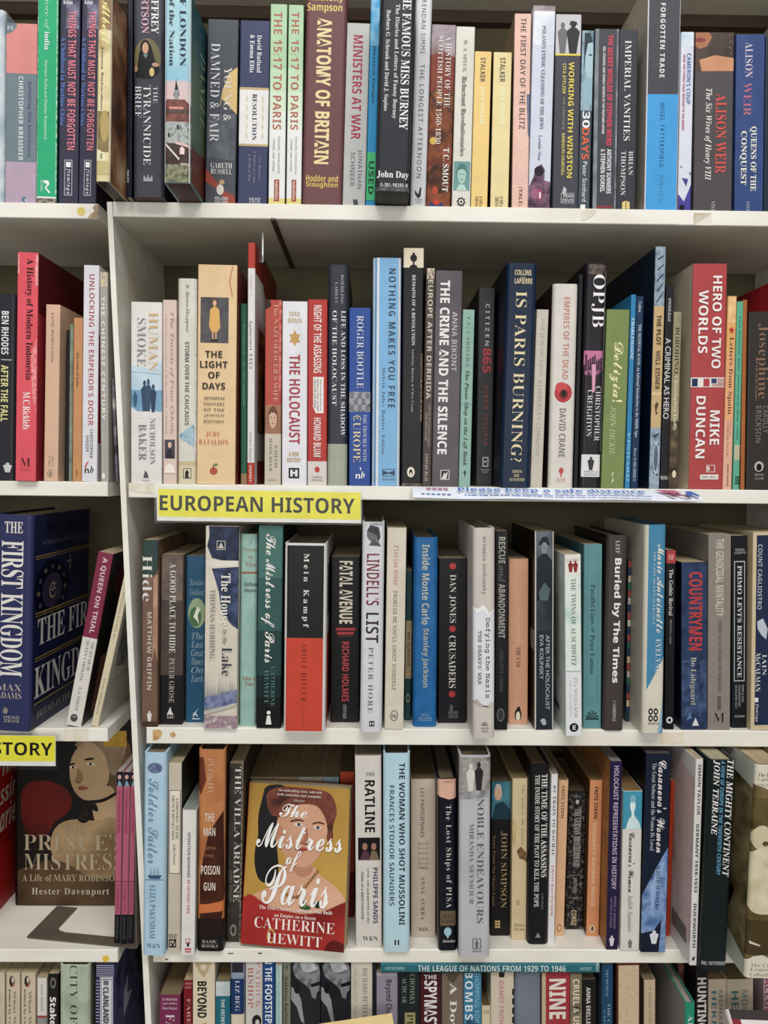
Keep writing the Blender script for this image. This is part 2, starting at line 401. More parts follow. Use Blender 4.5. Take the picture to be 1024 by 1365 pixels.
def edges(S, dz):
    k = math.tan(S['ang']) * dz; hw = S['w'] / 2 / math.cos(S['ang'])
    return S['X'] + k - hw, S['X'] + k + hw
def settle():
    for S in BOOKS: solve(S)
    for row in GROUPS:
        L = [S for S in BOOKS if S['row'] == row and not S.get('free')]
        L.sort(key=lambda S: S['X'])
        for _ in range(4):
            for A, C in zip(L, L[1:]):
                if A['Y'] > C['Y'] + C['d'] or C['Y'] > A['Y'] + A['d']: continue
                hz = min(A['h'] * math.cos(A['ang']), C['h'] * math.cos(C['ang']))
                ov = max(edges(A, dz)[1] - edges(C, dz)[0] for dz in (0.0, hz)) + .0003
                if ov > 0:
                    ov *= .51
                    fa = A['w'] / (A['w'] + C['w']); ta, tc = 2 * ov * fa, 2 * ov * (1 - fa)
                    A['w'] -= ta; A['X'] -= ta / 2; C['w'] -= tc; C['X'] += tc / 2
def place(S):
    a = S['ang']; hw = S['w'] / 2
    lift = hw * abs(math.sin(a)) + .0002
    rot = (S.get('tilt', 0.0), a, S.get('yaw', 0.0))
    root = thing(S['kind'], S['label'], 'book', (S['X'], S['Y'], S['zb'] + lift), rot, GROUPS[S['row']])
    build_book(root, S)
    return root
# ================================================================ top shelf
W_, BK = 'eceae6', '1c1b1e'
B('L1', 'h', (-26, 6.5, 13, -26, 5.5, 271), 'A:8fa4b4,c9d3d8,6d8ba6@18', 'pale blue and white clouded hardback at the frame edge beside the coral and teal paperback', side='8d9aa3')
B('L1', 'p', (8, 50, 32, 6.5, 48.5, 271), '73828a', 'wide paperback banded coral, grey teal and mauve, second on the top shelf beyond the upright',
  [E('6f7f88', 0, 32, .36, 14), H('P.S.', 'b', 'd5dade', .06, .26, 38.5, 5), T('CHRISTOPHER KREMMER', 'n*1.05', 'dfe3e6', 102, 214, .5, .15), T('Inhaling the Mahatma', 'b', '5e6284', 108, 208, .77, .15), E('5f7f96', .62, 266, .085, 3.6), E('dde6ea', .67, 267, .03, 1.4)],
  bands=[(98, 'd98a84'), (216, '73828a'), (271, 'b6a0b2')], side='73828a')
B('L1', 'p', (50, 78, -20, 48, 74.5, 271), '25ae78', 'bright green paperback with worn white edges on the top shelf',
  [T('history of', 'i', 'bfe3cf', -18, 40, .45, .27), T('india', 'S', 'e9f5ee', 42, 66, .48, .25), T('Hermann Kulke and Dietmar Rothermund', 's', 'd0ecdd', 80, 185, .45, .15),
   P('eef6f1', (.36, 240), (.6, 240), (.66, 245), (.5, 250), (.72, 256), (.62, 257), (.42, 250), (.54, 245), (.36, 243)), T('ROUTLEDGE', 's', 'dff0e6', 240, 255, .28, .1), R('e9ece6', 0, 1, 262, 264), R('A:2a2622,b9ada0@400', 0, 1, 264, 271),
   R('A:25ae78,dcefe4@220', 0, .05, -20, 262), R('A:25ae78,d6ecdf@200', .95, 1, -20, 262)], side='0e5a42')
for i, (x0, x1, x2, x3, lab) in enumerate(((81, 107, 77.5, 104, 'dark violet paperback with pink and blue lettering standing against the bright green paperback'), (109, 134, 105, 127, 'dark violet paperback with pink and blue lettering standing half hidden by the overhanging cream hardback'))):
    B('L1', 'p', (x0, x1, -9, x2, x3, 271), '3f3c50', lab,
      [H('Kwan', 'S', 'e6e4ea', .15, .62, 3.5, 6), R('A:3f3c50,8f90ac@60', .3, .95, -9, 38), T('THINGS THAT MUST NOT BE FORGOTTEN', 'b', 'e2808c', 15, 199, .62, .4), T('A Childhood in Wartime China', 'S', '5f80c4', 50, 167, .17, .22),
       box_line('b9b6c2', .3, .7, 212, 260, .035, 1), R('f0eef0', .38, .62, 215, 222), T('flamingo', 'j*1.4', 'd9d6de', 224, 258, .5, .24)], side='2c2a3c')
B('R1', 'h', (131, 156.5, -12, 127, 153.5, 245), 'A:cdbb86,e2d5a6,b9a06a@26', 'cream and brown painted hardback overhanging the gap between both top shelves',
  [R('A:8a6a4a,b4956a@40', 0, 1, -12, 40), T('& Albert', 'c', 'efe79a', -20, 60, .62, .62), T('Joanna Richardson', 's', '38301f', 63, 148, .36, .2), R('A:6a5a40,a08a5c@60', .1, .9, 150, 205), E('b59c62', .6, 170, .3, 22), P('e9e2bd', (0, 200), (.55, 206), (.72, 212), (.66, 217), (0, 217)), H('R', 'S', '6b5b3c', .3, .5, 211, 7), R('A:b8a768,cfc08a@60', 0, 1, 218, 236), R('e6e0d4', .955, .985, -12, 245)],  # last pale strip is a painted specular highlight down the spine edge
  p=-.058, side='A:5c3a28,9a6a4a,d0b08a@22', board='2c1716', rough=.25, pages='b9ad94', ang0=1)
B('R1', 'p', (167, 177, -14, 165.5, 175.5, 263), '17202f', 'thin navy paperback between the overhanging cream hardback and the dark portrait hardback', [T('PIMLICO', 'b', 'cfd3da', 226, 243, .3, .3)], p=-.012)
B('R1', 'h', (178, 217.5, -16, 176, 219, 264), '45454e', 'charcoal hardback with an oval portrait of a man in black on its spine',
  [T('GEOFFREY', 'S', 'e8e5ea', -30, 45, .72, .24), T('ROBERTSON', 'S', 'd9a9bb', -42, 45, .4, .24), E('77704a', .47, 78, .44, 27), P('17161a', (.1, 103), (.2, 72), (.34, 56), (.48, 54), (.6, 62), (.72, 80), (.85, 84), (.86, 96), (.62, 105), (.3, 105)), E('1a1516', .4, 64, .16, 11), E('cfa184', .41, 64, .1, 7.5), P('6f8f8c', (.33, 72), (.5, 72), (.42, 78)), E('b98a70', .1, 92, .06, 4), E('c79a80', .74, 86, .12, 3), E('d9c27a', .62, 96, .08, 6),
   T('THE', 'r', 'd6d5da', 115, 138, .74, .14), T('TYRANNICIDE', 'r', 'e3e2e6', 114, 221, .47, .24), T('BRIEF', 'r', 'dcdbe0', 115, 157, .18, .2), P('a9a8ae', (.35, 243), (.36, 234), (.45, 240), (.5, 233), (.55, 240), (.64, 234), (.65, 243))], p=-.014, board='4a1d20', side='2b2b33')
B('R1', 'h', (219.5, 253.5, -12, 217.5, 253.5, 245), 'A:8fbfd2,a9d2dc,7fb2c8@14', 'sky blue hardback picturing a round brick tower, its foot hanging over the shelf front',
  [T('OF LONDON', 'r', '24303a', -14, 88, .72, .25), T('of the Nation', 'r', '2c3a44', -4, 88, .3, .2), R('A:d9b3ac,c9c6cc@30', 0, 1, 108, 140), P('2d2f33', (.36, 128), (.42, 118), (.45, 110), (.47, 104), (.49, 110), (.56, 120), (.6, 128)), R('8f9296', .4, .56, 120, 133), P('A:6b3f3a,8f5a50@120', (0, 138), (.1, 133), (.8, 133), (1, 140), (1, 168), (0, 168)), P('d88f86', (.2, 143), (.75, 143), (.75, 146), (.2, 146)), R('A:4a3c3c,6a5550@150', .04, .96, 146, 152), R('A:8a908e,b4bab6,6a706e@160', .06, 1, 163, 192), R('2b2b2c', .5, .56, 167, 173), R('2b2b2c', .16, .22, 178, 184),
   R('A:3b2d2a,55443e@60', 0, 1, 192, 222), P('d8cfc4', (.04, 194), (.08, 192), (.62, 213), (.58, 215)), P('d9b9b0', (.45, 189), (1, 194), (1, 198), (.45, 193)), P('ead0cc', (.62, 205), (.62, 199), (.7, 196), (.8, 199), (.8, 207), (.62, 207)), R('c2b0a4', .64, 1, 219, 221), R('A:4c5240,7d8064,9a9678@220', 0, 1, 221, 245), R('e9eef0', .955, .985, -12, 245), R('dfe7ea', .03, .06, -12, 245)],
  side='A:2d5a62,55705a,7a7048@9', rs=[T('DANIEL', 'r', '9fae94', .18, .6, .45, .2), P('6a3a2c', (0, .8), (.7, .72), (.8, .98), (0, .98))], p=-.058, board='4a1d20', rough=.25)
B('R1', 'p', (277.5, 318, 26.5, 273, 313.5, 268), '4c5058', 'slate grey paperback with white capitals and a golden fan on its spine',
  [P('d9b878', (1, 88), (.72, 96), (.52, 118), (.44, 140), (.72, 150), (1, 172)), P('4c5058', (1, 150), (.75, 140), (.5, 130), (.42, 146), (.8, 158), (1, 176)), R('A:4c5058,6c7078@60', .05, .95, 150, 210), T('DAMNED & FAIR', 'r*1.05', 'dddcdc', 58, 187, .27, .3), T('YOUNG &', 'r', 'e0dcd2', 89, 159, .69, .26), H('GARETH', 'r', 'e6e4e2', .17, .88, 218, 7), H('RUSSELL', 'r', 'e6e4e2', .18, .88, 226, 7),
   P('9a4638', (.0, 222), (.4, 240), (.66, 252), (1, 258), (1, 268), (.7, 268), (.45, 250), (0, 240)), E('d9cfc6', .5, 250, .12, 7), E('b59a70', .55, 240, .09, 3.4), H('WILLIAM', 'n', 'e0dcd8', .32, .76, 261.5, 4), H('COLLINS', 'n', 'e0dcd8', .32, .76, 266.5, 4)])
B('R1', 'p', (320.7, 360, 28, 316.6, 355.8, 268), '3e4464', 'navy paperback with a framed white panel across its spine and lacy gold ornament',
  [R('e4e2e0', 0, 1, 117, 190), R('c2a878', 0, 1, 115, 118), R('c2a878', 0, 1, 189, 192), T('RESOLUTION', 'r', '3c4058', 123.5, 184, .53, .16), [P('d5c6a4', (.26, 124 + k * 12), (.3, 130 + k * 12), (.26, 136 + k * 12), (.24, 130 + k * 12)) for k in range(5)], [P('d5c6a4', (.8, 124 + k * 12), (.84, 130 + k * 12), (.8, 136 + k * 12), (.78, 130 + k * 12)) for k in range(5)],
   T('David Rutland', 'S', 'eceaf0', 47, 96, .66, .15), T('& Emma Ellis', 'S', 'eceaf0', 47, 96, .42, .15), T('Two Brothers,', 'i', '9a93a2', 206, 236, .74, .1), T('a Nation in Crisis,', 'i', '9a93a2', 199, 242, .56, .1), T('a World at War', 'i', '9a93a2', 203, 239, .4, .1), H('HEAD', 'n', 'c9c8d0', .4, .78, 262, 4), H('ZEUS', 'n', 'c9c8d0', .4, .78, 266.5, 3.6)])
for x0, x1, x2, x3, yt, lab in ((361, 383, 357.6, 379.6, 6, 'green to white paperback with brick red capitals, against the navy one with a white panel'), (385, 405.5, 381.5, 402, 7, 'green to white paperback with brick red capitals standing against the thick maroon hardback')):
    B('R1', 'p', (x0, x1, yt, x2, x3, 269), 'b5d4ae', lab,
      [T('THE 15:17 TO PARIS', 'b*1.1', 'b0685a', 16, 170, .46, .52), T('SADLER, SKARLATOS,', 'm', '6e6a64', 179, 229, .6, .13), T('STONE, AND STERN', 'm', '6e6a64', 183, 225, .28, .13), R('a24a36', .34, .66, 236, 265), T('PublicAffairs', 'b', 'e4d6cc', 238, 263, .5, .18)],
      bands=[(90, 'aed0a8'), (120, 'bfd9b6'), (145, 'cfe0c6'), (170, 'dde5d8'), (261, 'e3e4e2'), (269, 'dccf7e')], side='6b8a5c')
B('R1', 'h', (407, 464, -10, 401, 456, 270), '714a4b', 'thick maroon cloth hardback with large yellow capitals down its spine',
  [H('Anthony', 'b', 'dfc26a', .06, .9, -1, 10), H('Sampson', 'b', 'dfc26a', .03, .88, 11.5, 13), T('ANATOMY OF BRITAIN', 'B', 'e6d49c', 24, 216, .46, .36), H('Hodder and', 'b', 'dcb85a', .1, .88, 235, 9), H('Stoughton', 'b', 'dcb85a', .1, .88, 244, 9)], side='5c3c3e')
B('R1', 'p', (463, 493.5, 31.5, 456.5, 487, 270), 'b7b8b6', 'pale grey paperback with wine red capitals beside the thick maroon hardback',
  [T('MINISTERS AT WAR', 'b', 'a3304a', 47, 183, .5, .42), T('JONATHAN', 'n', '72757a', 196, 248, .7, .22), T('SCHNEER', 'n', '72757a', 200, 245, .4, .2), P('4a4c50', (.45, 262), (.65, 262), (.7, 269), (.5, 270))])
B('R1', 'p', (494.5, 508, -6, 488, 500, 271), '2793c8', 'bright blue paperback with a green second-hand sticker, behind the black hardback that overhangs', [T('Western Europe', 'j', '1c3f66', 60, 135, .45, .4), R('A:2793c8,8fc4e0@60', 0, 1, -6, 60)], parts={'sticker': [R('3fc07a', 0, .95, 200, 264), T('USED', 'b', '143a2a', 212, 256, .5, .6)]})
B('R1', 'h', (507.5, 554, -8, 498.8, 546.5, 252), '2f3136', 'black scuffed hardback with white blackletter title, pulled out over the shelf front',
  [T('THE FAMOUS MISS BURNEY', 'S', 'e6e4e6', -14, 170, .76, .25), T('The Diaries and Letters of Fanny Burney', 'S', 'd6d5d8', 6, 156, .48, .15), T('Barbara G. Schrank and David J. Supino', 'S', 'd6d5d8', 14, 146, .22, .15), H('John Day', 'S', 'ecebec', .03, .96, 231, 11), H('0-381-98285-8', 's', 'd9d8da', .14, .94, 244, 5), R('A:2f3136,6a6c72@300', 0, 1, 247, 252)],
  p=-.042, board='26262a', side='26282d', rough=.3, pages='a89c84')
B('R1', 'h', (555.5, 577, -12, 546.5, 568, 272), 'd3d4d8', 'silvery white hardback with widely spaced thin capitals and a small black bird at its foot',
  [T('BRENDAN SIMMS', 's*1.3', '55565c', -6, 70, .5, .28), T('THE LONGEST AFTERNOON', 's*1.4', '4c4d54', 84, 234, .5, .3), P('2a2a2e', (.25, 250), (.5, 256), (.6, 246), (.68, 247), (.66, 258), (.5, 262), (.3, 256)), H('ALLEN', 'n', '6a6a70', .3, .75, 263, 2.4), H('LANE', 'n', '6a6a70', .35, .7, 266.5, 2.4)])
B('R1', 'p', (576.5, 608, 33.5, 567.5, 601, 273), 'A:6a3420,8d4a2a,4a2618,b0703a@30', 'rust brown paperback with a painted battle scene and white lettering',
  [R('A:6f6a80,a89aa0,7a4a4a@22', 0, 1, 33, 78), P('A:6f3026,8f4632@40', (0, 74), (.5, 68), (1, 76), (1, 118), (.6, 126), (.3, 116), (0, 122)), T('A HISTORY OF THE', 'r', 'e9dfd8', 48, 142, .72, .24), T('SCOTTISH PEOPLE 1560-1830', 'r', 'e9dfd8', 48, 190, .4, .22), T('T.C. SMOUT', 'S', 'f0e9e2', 195, 253, .76, .24), E('d8b050', .2, 186, .14, 5), E('A:2a1a14,6a3a20@100', .5, 235, .45, 20), E('b5462c', .35, 252, .12, 6), R('2c3a6a', .1, .7, 268, 273), E('c23a2a', .42, 267, .15, 4)])
B('R1', 'p', (608.5, 633.5, 36, 602, 627, 274), 'dad6cb', 'off-white paperback with a small teal portrait low on its spine',
  [T('W. A. SPECK', 'r', '8b8a86', 53, 95, .5, .2), T('Reluctant Revolutionaries', 'S', '77766f', 101, 206, .5, .26), R('6d9a96', .06, .94, 213, 252), face(.5, 231, .24, 12, 'a9c8bd', '4c7a78', '5a8a84'), P('b9d2c8', (.2, 252), (.36, 244), (.64, 244), (.8, 252)), E('33332f', .5, 267, .2, 5.5), E('dad6cb', .5, 267, .13, 3.6), E('33332f', .5, 267, .06, 1.8), [P('33332f', (.5 + .2 * math.cos(a), 267 + 5.5 * math.sin(a)), (.5 + .27 * math.cos(a + .15), 267 + 7.5 * math.sin(a + .15)), (.5 + .2 * math.cos(a + .3), 267 + 5.5 * math.sin(a + .3))) for a in [k * .785 for k in range(8)]]])
for x0, x1, x2, x3, yt, c, lab in ((634, 655, 627, 650.5, 69, 'ecca7c', 'short golden yellow paperback standing against the off-white paperback with the teal portrait'), (659, 682, 653, 678.5, 70, 'e6d49a', 'short paler straw yellow paperback standing against the tall peach paperback')):
    B('R1', 'p', (x0, x1, yt, x2, x3, 274.5), c, lab, [T('STALKER', 'b', '4c473a', 77, 109, .5, .3), T('JOHN STALKER', 'b', 'f6ecc4', 115, 165, .5, .3), T('ISBN 014', 'n', '5a543f', 260, 273, .35, .2), T('0 109 x', 'n', '5a543f', 260, 273, .6, .2)], side='5a4630' if c[0] == 'e' and c[1] == 'c' else '2c2a30')
B('R1', 'p', (686.5, 708.5, 18.5, 682.3, 704, 275), 'e6bbab', 'tall peach pink paperback with thin dark capitals, its brown cover edge showing',
  [T('THE FIRST DAY OF THE BLITZ', 'n', '56484a', 24, 170, .54, .34), T('PETER STANSKY', 's', 'f0d3c8', 172, 245, .5, .36), P('A:5a6a8a,9aa4b4@60', (.8, 124), (1, 124), (1, 182), (.9, 176)), T('(YALE)', 'n', '4c3c3a', 247, 272, .5, .3)], left='8b7a5c')
B('R1', 'p', (712, 740.5, 8, 704, 733.5, 275.5), 'cbd2e0', 'tall pale lilac paperback in a plastic jacket, a dark statue printed at its foot',
  [R('A:8a7c80,b9a8aa@60', .02, .98, 8, 15), R('A:cbd2e0,e8ecf2@40', 0, 1, 15, 60), T("POLAND'S ETHNIC CLEANSING OF THE JEWS", 'S', '6a6f82', 34, 170, .5, .2), T('Leonie Star', 'r', '6d7286', 178, 212, .46, .17), P('A:3a2c3c,6a4a60,8a6a80@90', (.0, 275), (.02, 246), (.2, 234), (.3, 222), (.55, 216), (.72, 224), (.7, 238), (.98, 240), (1, 275)), E('2a2030', .45, 226, .22, 7), E('a0607c', .3, 256, .2, 7), R('9a4a6a', .42, .62, 250, 266), P('f0dfe4', (.48, 254), (.56, 254), (.56, 262), (.48, 262))], rough=.25)
B('R1', 'p', (742, 776, 19.5, 736.3, 771.5, 276), '484750', 'charcoal paperback topped by a grey photo of two uniformed men, yellow capitals below',
  [R('c3c2c6', 0, 1, 19, 71), figure('6d6c70', .27, 30, 72, .2), figure('2e2d32', .68, 28, 74, .26), P('2e2d32', (.52, 33), (.84, 33), (.8, 29), (.58, 28)), R('e3d24a', 0, 1, 71, 73.5), T('WORKING WITH WINSTON', 'b', 'e2cf52', 82, 235, .64, .21), T('CITA STELZER', 'b', 'd9c96a', 84, 124, .36, .12), T('with a foreword by', 'i', 'b5ad8a', 128, 172, .36, .12), T('RANDOLPH CHURCHILL', 'b', 'd9c96a', 176, 232, .37, .12), P('b9b8bc', (.36, 256), (.42, 246), (.54, 250), (.5, 258)), box_line('b9b8bc', .32, .84, 255, 269, .02, .7), H('HEAD', 'b', 'c9c8cc', .42, .8, 259, 4.5), H('ZEUS', 'b', 'c9c8cc', .36, .8, 265, 4.5)])
B('R1', 'p', (776.5, 792, 41, 770, 786.5, 277), '46525a', 'grey blue paperback with a man resting his chin on his hands and orange capitals',
  [R('A:5c7a8a,9ab4c0,3c5060@40', 0, 1, 41, 146), P('a9c4d0', (.25, 56), (.6, 50), (1, 60), (1, 100), (.6, 104), (.35, 92)), P('2c3a44', (.2, 44), (.7, 44), (.9, 56), (.5, 58), (.3, 76), (.2, 100)), P('8fb0c0', (.05, 110), (.5, 102), (.9, 112), (.95, 140), (.3, 132)), R('34404a', .6, .85, 72, 74), T('30', 'b', 'f2f1ee', 147, 169, .5, .62), T('DAYS', 'b', 'e2603a', 169, 211, .48, .62), T('Peter Stothard', 's', 'e2e4e6', 214, 267, .5, .38), R('eceae6', .2, .6, 271, 277)])
B('R1', 'p', (794, 825.7, 39, 789.8, 822, 277), '45454c', 'charcoal paperback with silver rubbed edges, red condensed capitals and white subtitle',
  [R('A:8a9298,6a7076@60', 0, .16, 39, 277), R('A:8a9298,55595f@60', .9, 1, 39, 277), T('THE SECRET WORLDS OF STEPHEN WARD', 'B', 'd8435a', 47, 192, .64, .22), T('SEX, SCANDAL AND DEADLY SECRETS IN THE PROFUMO AFFAIR', 'b', 'e3e2e4', 62, 177, .38, .12), T('ANTHONY SUMMERS', 'b', 'e9e8ea', 197, 256, .66, .19), T('& STEPHEN DORRIL', 'b', 'e9e8ea', 197, 254, .4, .19), H('headline', 'b', 'b8404a', .16, .84, 273.5, 4)])
B('R1', 'p', (826, 851.5, 40, 822.3, 846.5, 278), '3d3d43', 'dark grey paperback with white serif capitals and a tiny gilt emblem at its foot',
  [T('IMPERIAL VANITIES', 'r', 'e6e4e4', 54, 186, .47, .34), T('BRIAN', 'r', 'dddbdc', 200, 232, .72, .24), T('THOMPSON', 'r', 'dddbdc', 200, 259, .32, .26), P('e0c87a', (.3, 268), (.5, 266), (.7, 268), (.7, 277), (.3, 277)), R('3d3d43', .48, .52, 267, 277)])
B('R1', 'p', (865, 908.5, -26, 859, 902.5, 279), '48484e', 'very tall paperback, upper half charcoal and lower half sky blue, with a grey cover side',
  [T('THE FORGOTTEN TRADE', 'b*1.25', 'e6e5e6', -20, 102, .46, .15), T('NIGEL TATTERSFIELD', 's*1.4', '2a4a6a', 136, 221, .5, .13), T('PIMLICO', 's*1.5', '4f86b0', 232, 268, .5, .12), R('dcdcde', 0, .03, -26, 279), R('dcdcde', .975, 1, -26, 279)], bands=[(124, '48484e'), (279, '3f9cdc')], side='b7afa2', left='b5ada0', depth=.165)
B('R1', 'p', (909.5, 925, 43, 902.8, 922, 280), 'd5d8e4', 'slim pale lilac paperback scattered with indigo triangles near its foot',
  [R('A:b8cbe0,e2e8f0@50', 0, 1, 43, 62), T("CAMERON'S COUP", 'b', '5b78b2', 71, 138, .62, .32), T('HOW THE TORIES TOOK BRITAIN TO THE BRINK', 'b', 'c0607a', 73, 173, .26, .18), P('4a4596', (.25, 236), (.75, 238), (.6, 248)), P('4a4596', (.8, 228), (.95, 230), (.88, 234)), P('4a4596', (.12, 220), (.25, 221), (.2, 224)), P('4a4596', (0, 258), (.45, 268), (1, 244), (1, 280), (0, 280)), E('1d1c2a', .3, 276, .22, 4)])
B('R1', 'p', (928, 979, 44, 924.5, 976, 280.5), '524e50', 'broad grey brown paperback topped by a close-up of a mouth and shoulder',
  [R('A:3e3430,5c4a44@30', 0, 1, 44, 95), P('a8704f', (0, 44), (.34, 44), (.42, 50), (.3, 62), (.1, 66), (0, 62)), E('8a3f3c', .12, 54, .14, 3), P('c98f68', (.1, 80), (.5, 74), (1, 78), (1, 95), (.16, 95)), T('ALISON WEIR', 'S', 'd2564c', 125, 231, .68, .28), T('The Six Wives of Henry VIII', 'I', 'dedad6', 118, 240, .34, .2), T('VINT', 'r', 'c9c5c2', 268, 281, .5, .1), [E('b5aca6', .88 + .03 * (k % 2), 48 + 8 * k, .012, .8, 6) for k in range(5)]])
B('R1', 'p', (982.5, 1020, 46.5, 978.8, 1018, 281), 'A:334878,3d5286@40', 'royal blue paperback with red to white author capitals and cream uncial lettering',
  [T('ALISON', 'r', 'd6c4cc', 57, 103, .44, .26), T('WEIR', 'r', 'c06a7c', 110, 154, .4, .26), T('QUEENS OF THE', 'S', 'ece7d0', 168, 254, .62, .24), T('CONQUEST', 'S', 'ece7d0', 174, 246, .28, .24), T('VINT', 'r', 'b9bccb', 268, 281, .46, .12)])
B('R1', 'p', (1021, 1052, 49, 1018.5, 1049, 281.5), '2b3242', 'dark navy paperback at the frame edge past the royal blue paperback')
# ================================================================ second shelf
B('L2', 'h', (-28, 22.5, 392, -30, 19.8, 640), '2b2b31', 'black jacketed hardback at the frame edge with white and pale yellow capitals',
  [T('BEN RHODES', 'b', 'e6e4e2', 415, 472, .7, .19), R('d0cecb', .6, .88, 478.5, 479.5), T('AFTER THE FALL', 'b', 'ddd892', 486, 561, .7, .19), figure('c9c8c6', .8, 616, 629, .12)])
B('L2', 'p', (23.8, 50.8, 337, 19.8, 47.5, 640), 'e0525f', 'tall coral red paperback with black lettering and a creased right edge',
  [T('A History of Modern Indonesia', 'S', '2a1418', 345, 505, .58, .4), T('M.C.Ricklefs', 'S', 'f4e6e2', 521, 571, .52, .34), H('M', 'r', '3a1620', .25, .74, 615, 11), R('a8384a', .2, .8, 623.5, 624.3), R('a8384a', .22, .78, 626, 626.7), P('A:f0a0a0,e0525f@260', (.7, 470), (.98, 450), (.98, 548), (.8, 530)), R('A:ea7c80,f2b4b0@200', .88, 1, 340, 380), R('A:ea7c80,f2b4b0@200', 0, .1, 340, 365)],
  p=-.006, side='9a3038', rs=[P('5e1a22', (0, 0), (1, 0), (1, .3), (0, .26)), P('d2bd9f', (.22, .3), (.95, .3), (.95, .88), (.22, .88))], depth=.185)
B('L2', 'p', (61.3, 86.8, 406.5, 58, 83.5, 641), 'd6b093', 'peach paperback with thin grey capitals beside the tall coral red paperback',
  [T('JANE ROBINSON', 'r', '77685a', 416, 483, .48, .2), T('ISBN 0 14', 'n', '80705f', 608, 621, .62, .1), T('01 1085 x', 'n', '80705f', 608, 621, .4, .1), E('8a7866', .46, 631, .2, 5), E('d6b093', .46, 631, .15, 3.8), E('8a7866', .46, 631.5, .08, 3)])
B('L2', 'p', (87.3, 93.2, 440, 84, 91, 641), '2c2b2d', 'thin black paperback squeezed beside the peach paperback', p=.02)
B('L2', 'p', (93.5, 97.6, 432, 91, 96, 641), 'A:6a7466,8d9686@60', 'very thin mottled grey green booklet between black and tan paperbacks', [])
B('L2', 'p', (97.8, 111, 424, 96.3, 108, 641), 'c58b5a', 'narrow tan paperback with tiny black lettering beside the tall white paperback', [T('the crisis of India', 'b', '2f2218', 470, 515, .5, .26), T('gpu', 'b', '6a4a2e', 626, 636, .5, .2)])
B('L2', 'p', (111.3, 133.6, 354, 108.3, 130.3, 641), 'd9d8dd', 'tall white paperback with wine red capitals and a red arc above two black letters',
  [T('UNLOCKING THE EMPEROR\'S DOOR', 'n', 'a8434f', 366, 566, .55, .34), T('CHRISTOPHER', 'n', '4a484c', 571, 610, .62, .2), T('SHEEDY', 'n', '4a484c', 579, 602, .36, .2), P('c0343c', (.2, 622), (.3, 616), (.5, 614), (.36, 618), (.26, 625)), H('n', 'b', '161618', .2, .48, 627, 6), H('b', 'I', '161618', .54, .78, 625, 9)], side='d4d2d2', rs=[R('9c2a30', 0, 1, .32, .82)])
B('L2', 'p', (134.4, 145, 363, 131, 151.5, 642), 'a5a29b', 'grey paperback with white spaced capitals wedged against the upright',
  [T('THE CHINESE CENTURY', 'b*1.2', 'e2e0da', 395, 559, .42, .42), T('Greater Asian Financing', 's', 'cfccc4', 568, 627, .36, .2), R('A:a5a29b,e0c9a0@300', 0, 1, 363, 382), E('e6e3dd', .36, 634, .2, 4)])
B('L2', 'p', (147.5, 151.4, 505, 152.2, 158.5, 642), 'A:2a282c,6b6672,c9c4b8@40', 'thin dark picture booklet leaning on the upright', p=.012, depth=.1)
B('R2', 'p', (175, 216, 403, 174.3, 216, 641.5), 'dcd9d4', 'white paperback with a blue photo of figures in smoke and thin gold and grey capitals',
  [T('HUMAN', 'r', 'cfae7c', 416, 494, .72, .3), T('SMOKE', 'r', '8b8b90', 424, 487, .34, .28), R('A:9dbdd2,c7d9e2@30', 0, 1, 494, 522), R('A:5d8fb4,88aec8@30', 0, 1, 518, 546), P('dcd9d4', (0, 555), (0, 540), (.3, 549), (.7, 542), (1, 551), (1, 555)), figure('2f4a66', .44, 505, 546, .12), figure('35506c', .56, 503, 546, .11), figure('28405c', .72, 510, 547, .1), figure('3a5a78', .14, 520, 540, .07), P('bcd2de', (0, 494), (0, 486), (.6, 490), (1, 480), (1, 497)), T('NICHOLSON', 'r', '84848a', 555, 616, .7, .18), T('BAKER', 'r', '7b7b82', 563, 611, .38, .25), P('55555a', (.4, 634), (.46, 624), (.54, 628), (.58, 634)), H('POCKET', 'n', '77777c', .36, .62, 637.5, 2)])
B('R2', 'p', (217, 235.2, 400, 217.4, 235.5, 641.5), 'd8c0b5', 'slim dusty pink paperback with a tiny portrait and italic russet lettering',
  [T('The Travels of Friar Odoric', 'i', 'a0736a', 415, 578, .66, .34), T('A fourteenth-century journal of the blessed Odoric of Pordenone', 'r', 'ab8880', 417, 577, .24, .14), R('4a4248', .12, .88, 583, 608), E('d8b49a', .5, 590, .14, 4), P('2a262c', (.2, 608), (.3, 597), (.6, 595), (.8, 608)), P('efe4da', (.1, 627), (.2, 618), (.5, 614), (.8, 619), (.9, 627)), R('b09a90', .1, .9, 627, 628)])
B('R2', 'h', (237, 262.5, 371.5, 236.3, 262, 642), 'd4d1c4', 'cream hardback in crinkled plastic with a blue swirl and a tan band at its foot',
  [T('B. Bartos-Hoeppner', 'i', '6c6a62', 379, 442, .5, .22), T('STORM OVER THE CAUCASUS', 'n', '4e4c48', 454, 564, .5, .22), P('A:5a86a2,a9c2cc,2f5a7a@50', (.05, 578), (.35, 572), (.6, 566), (.85, 562), (.98, 572), (.98, 588), (.8, 594), (.5, 586), (.3, 586)), R('c9b48a', 0, 1, 612, 618), R('d4c9a8', 0, 1, 618, 642), box_line('3a3a38', .3, .74, 621, 635, .03, .8), P('1f1f20', (.4, 634), (.42, 626), (.52, 623), (.62, 627), (.56, 630), (.64, 634)), R('A:d4d1c4,f2f0e8@220', .9, 1, 372, 600), R('A:d4d1c4,f4f2ea@220', 0, .08, 372, 420)], rough=.2)
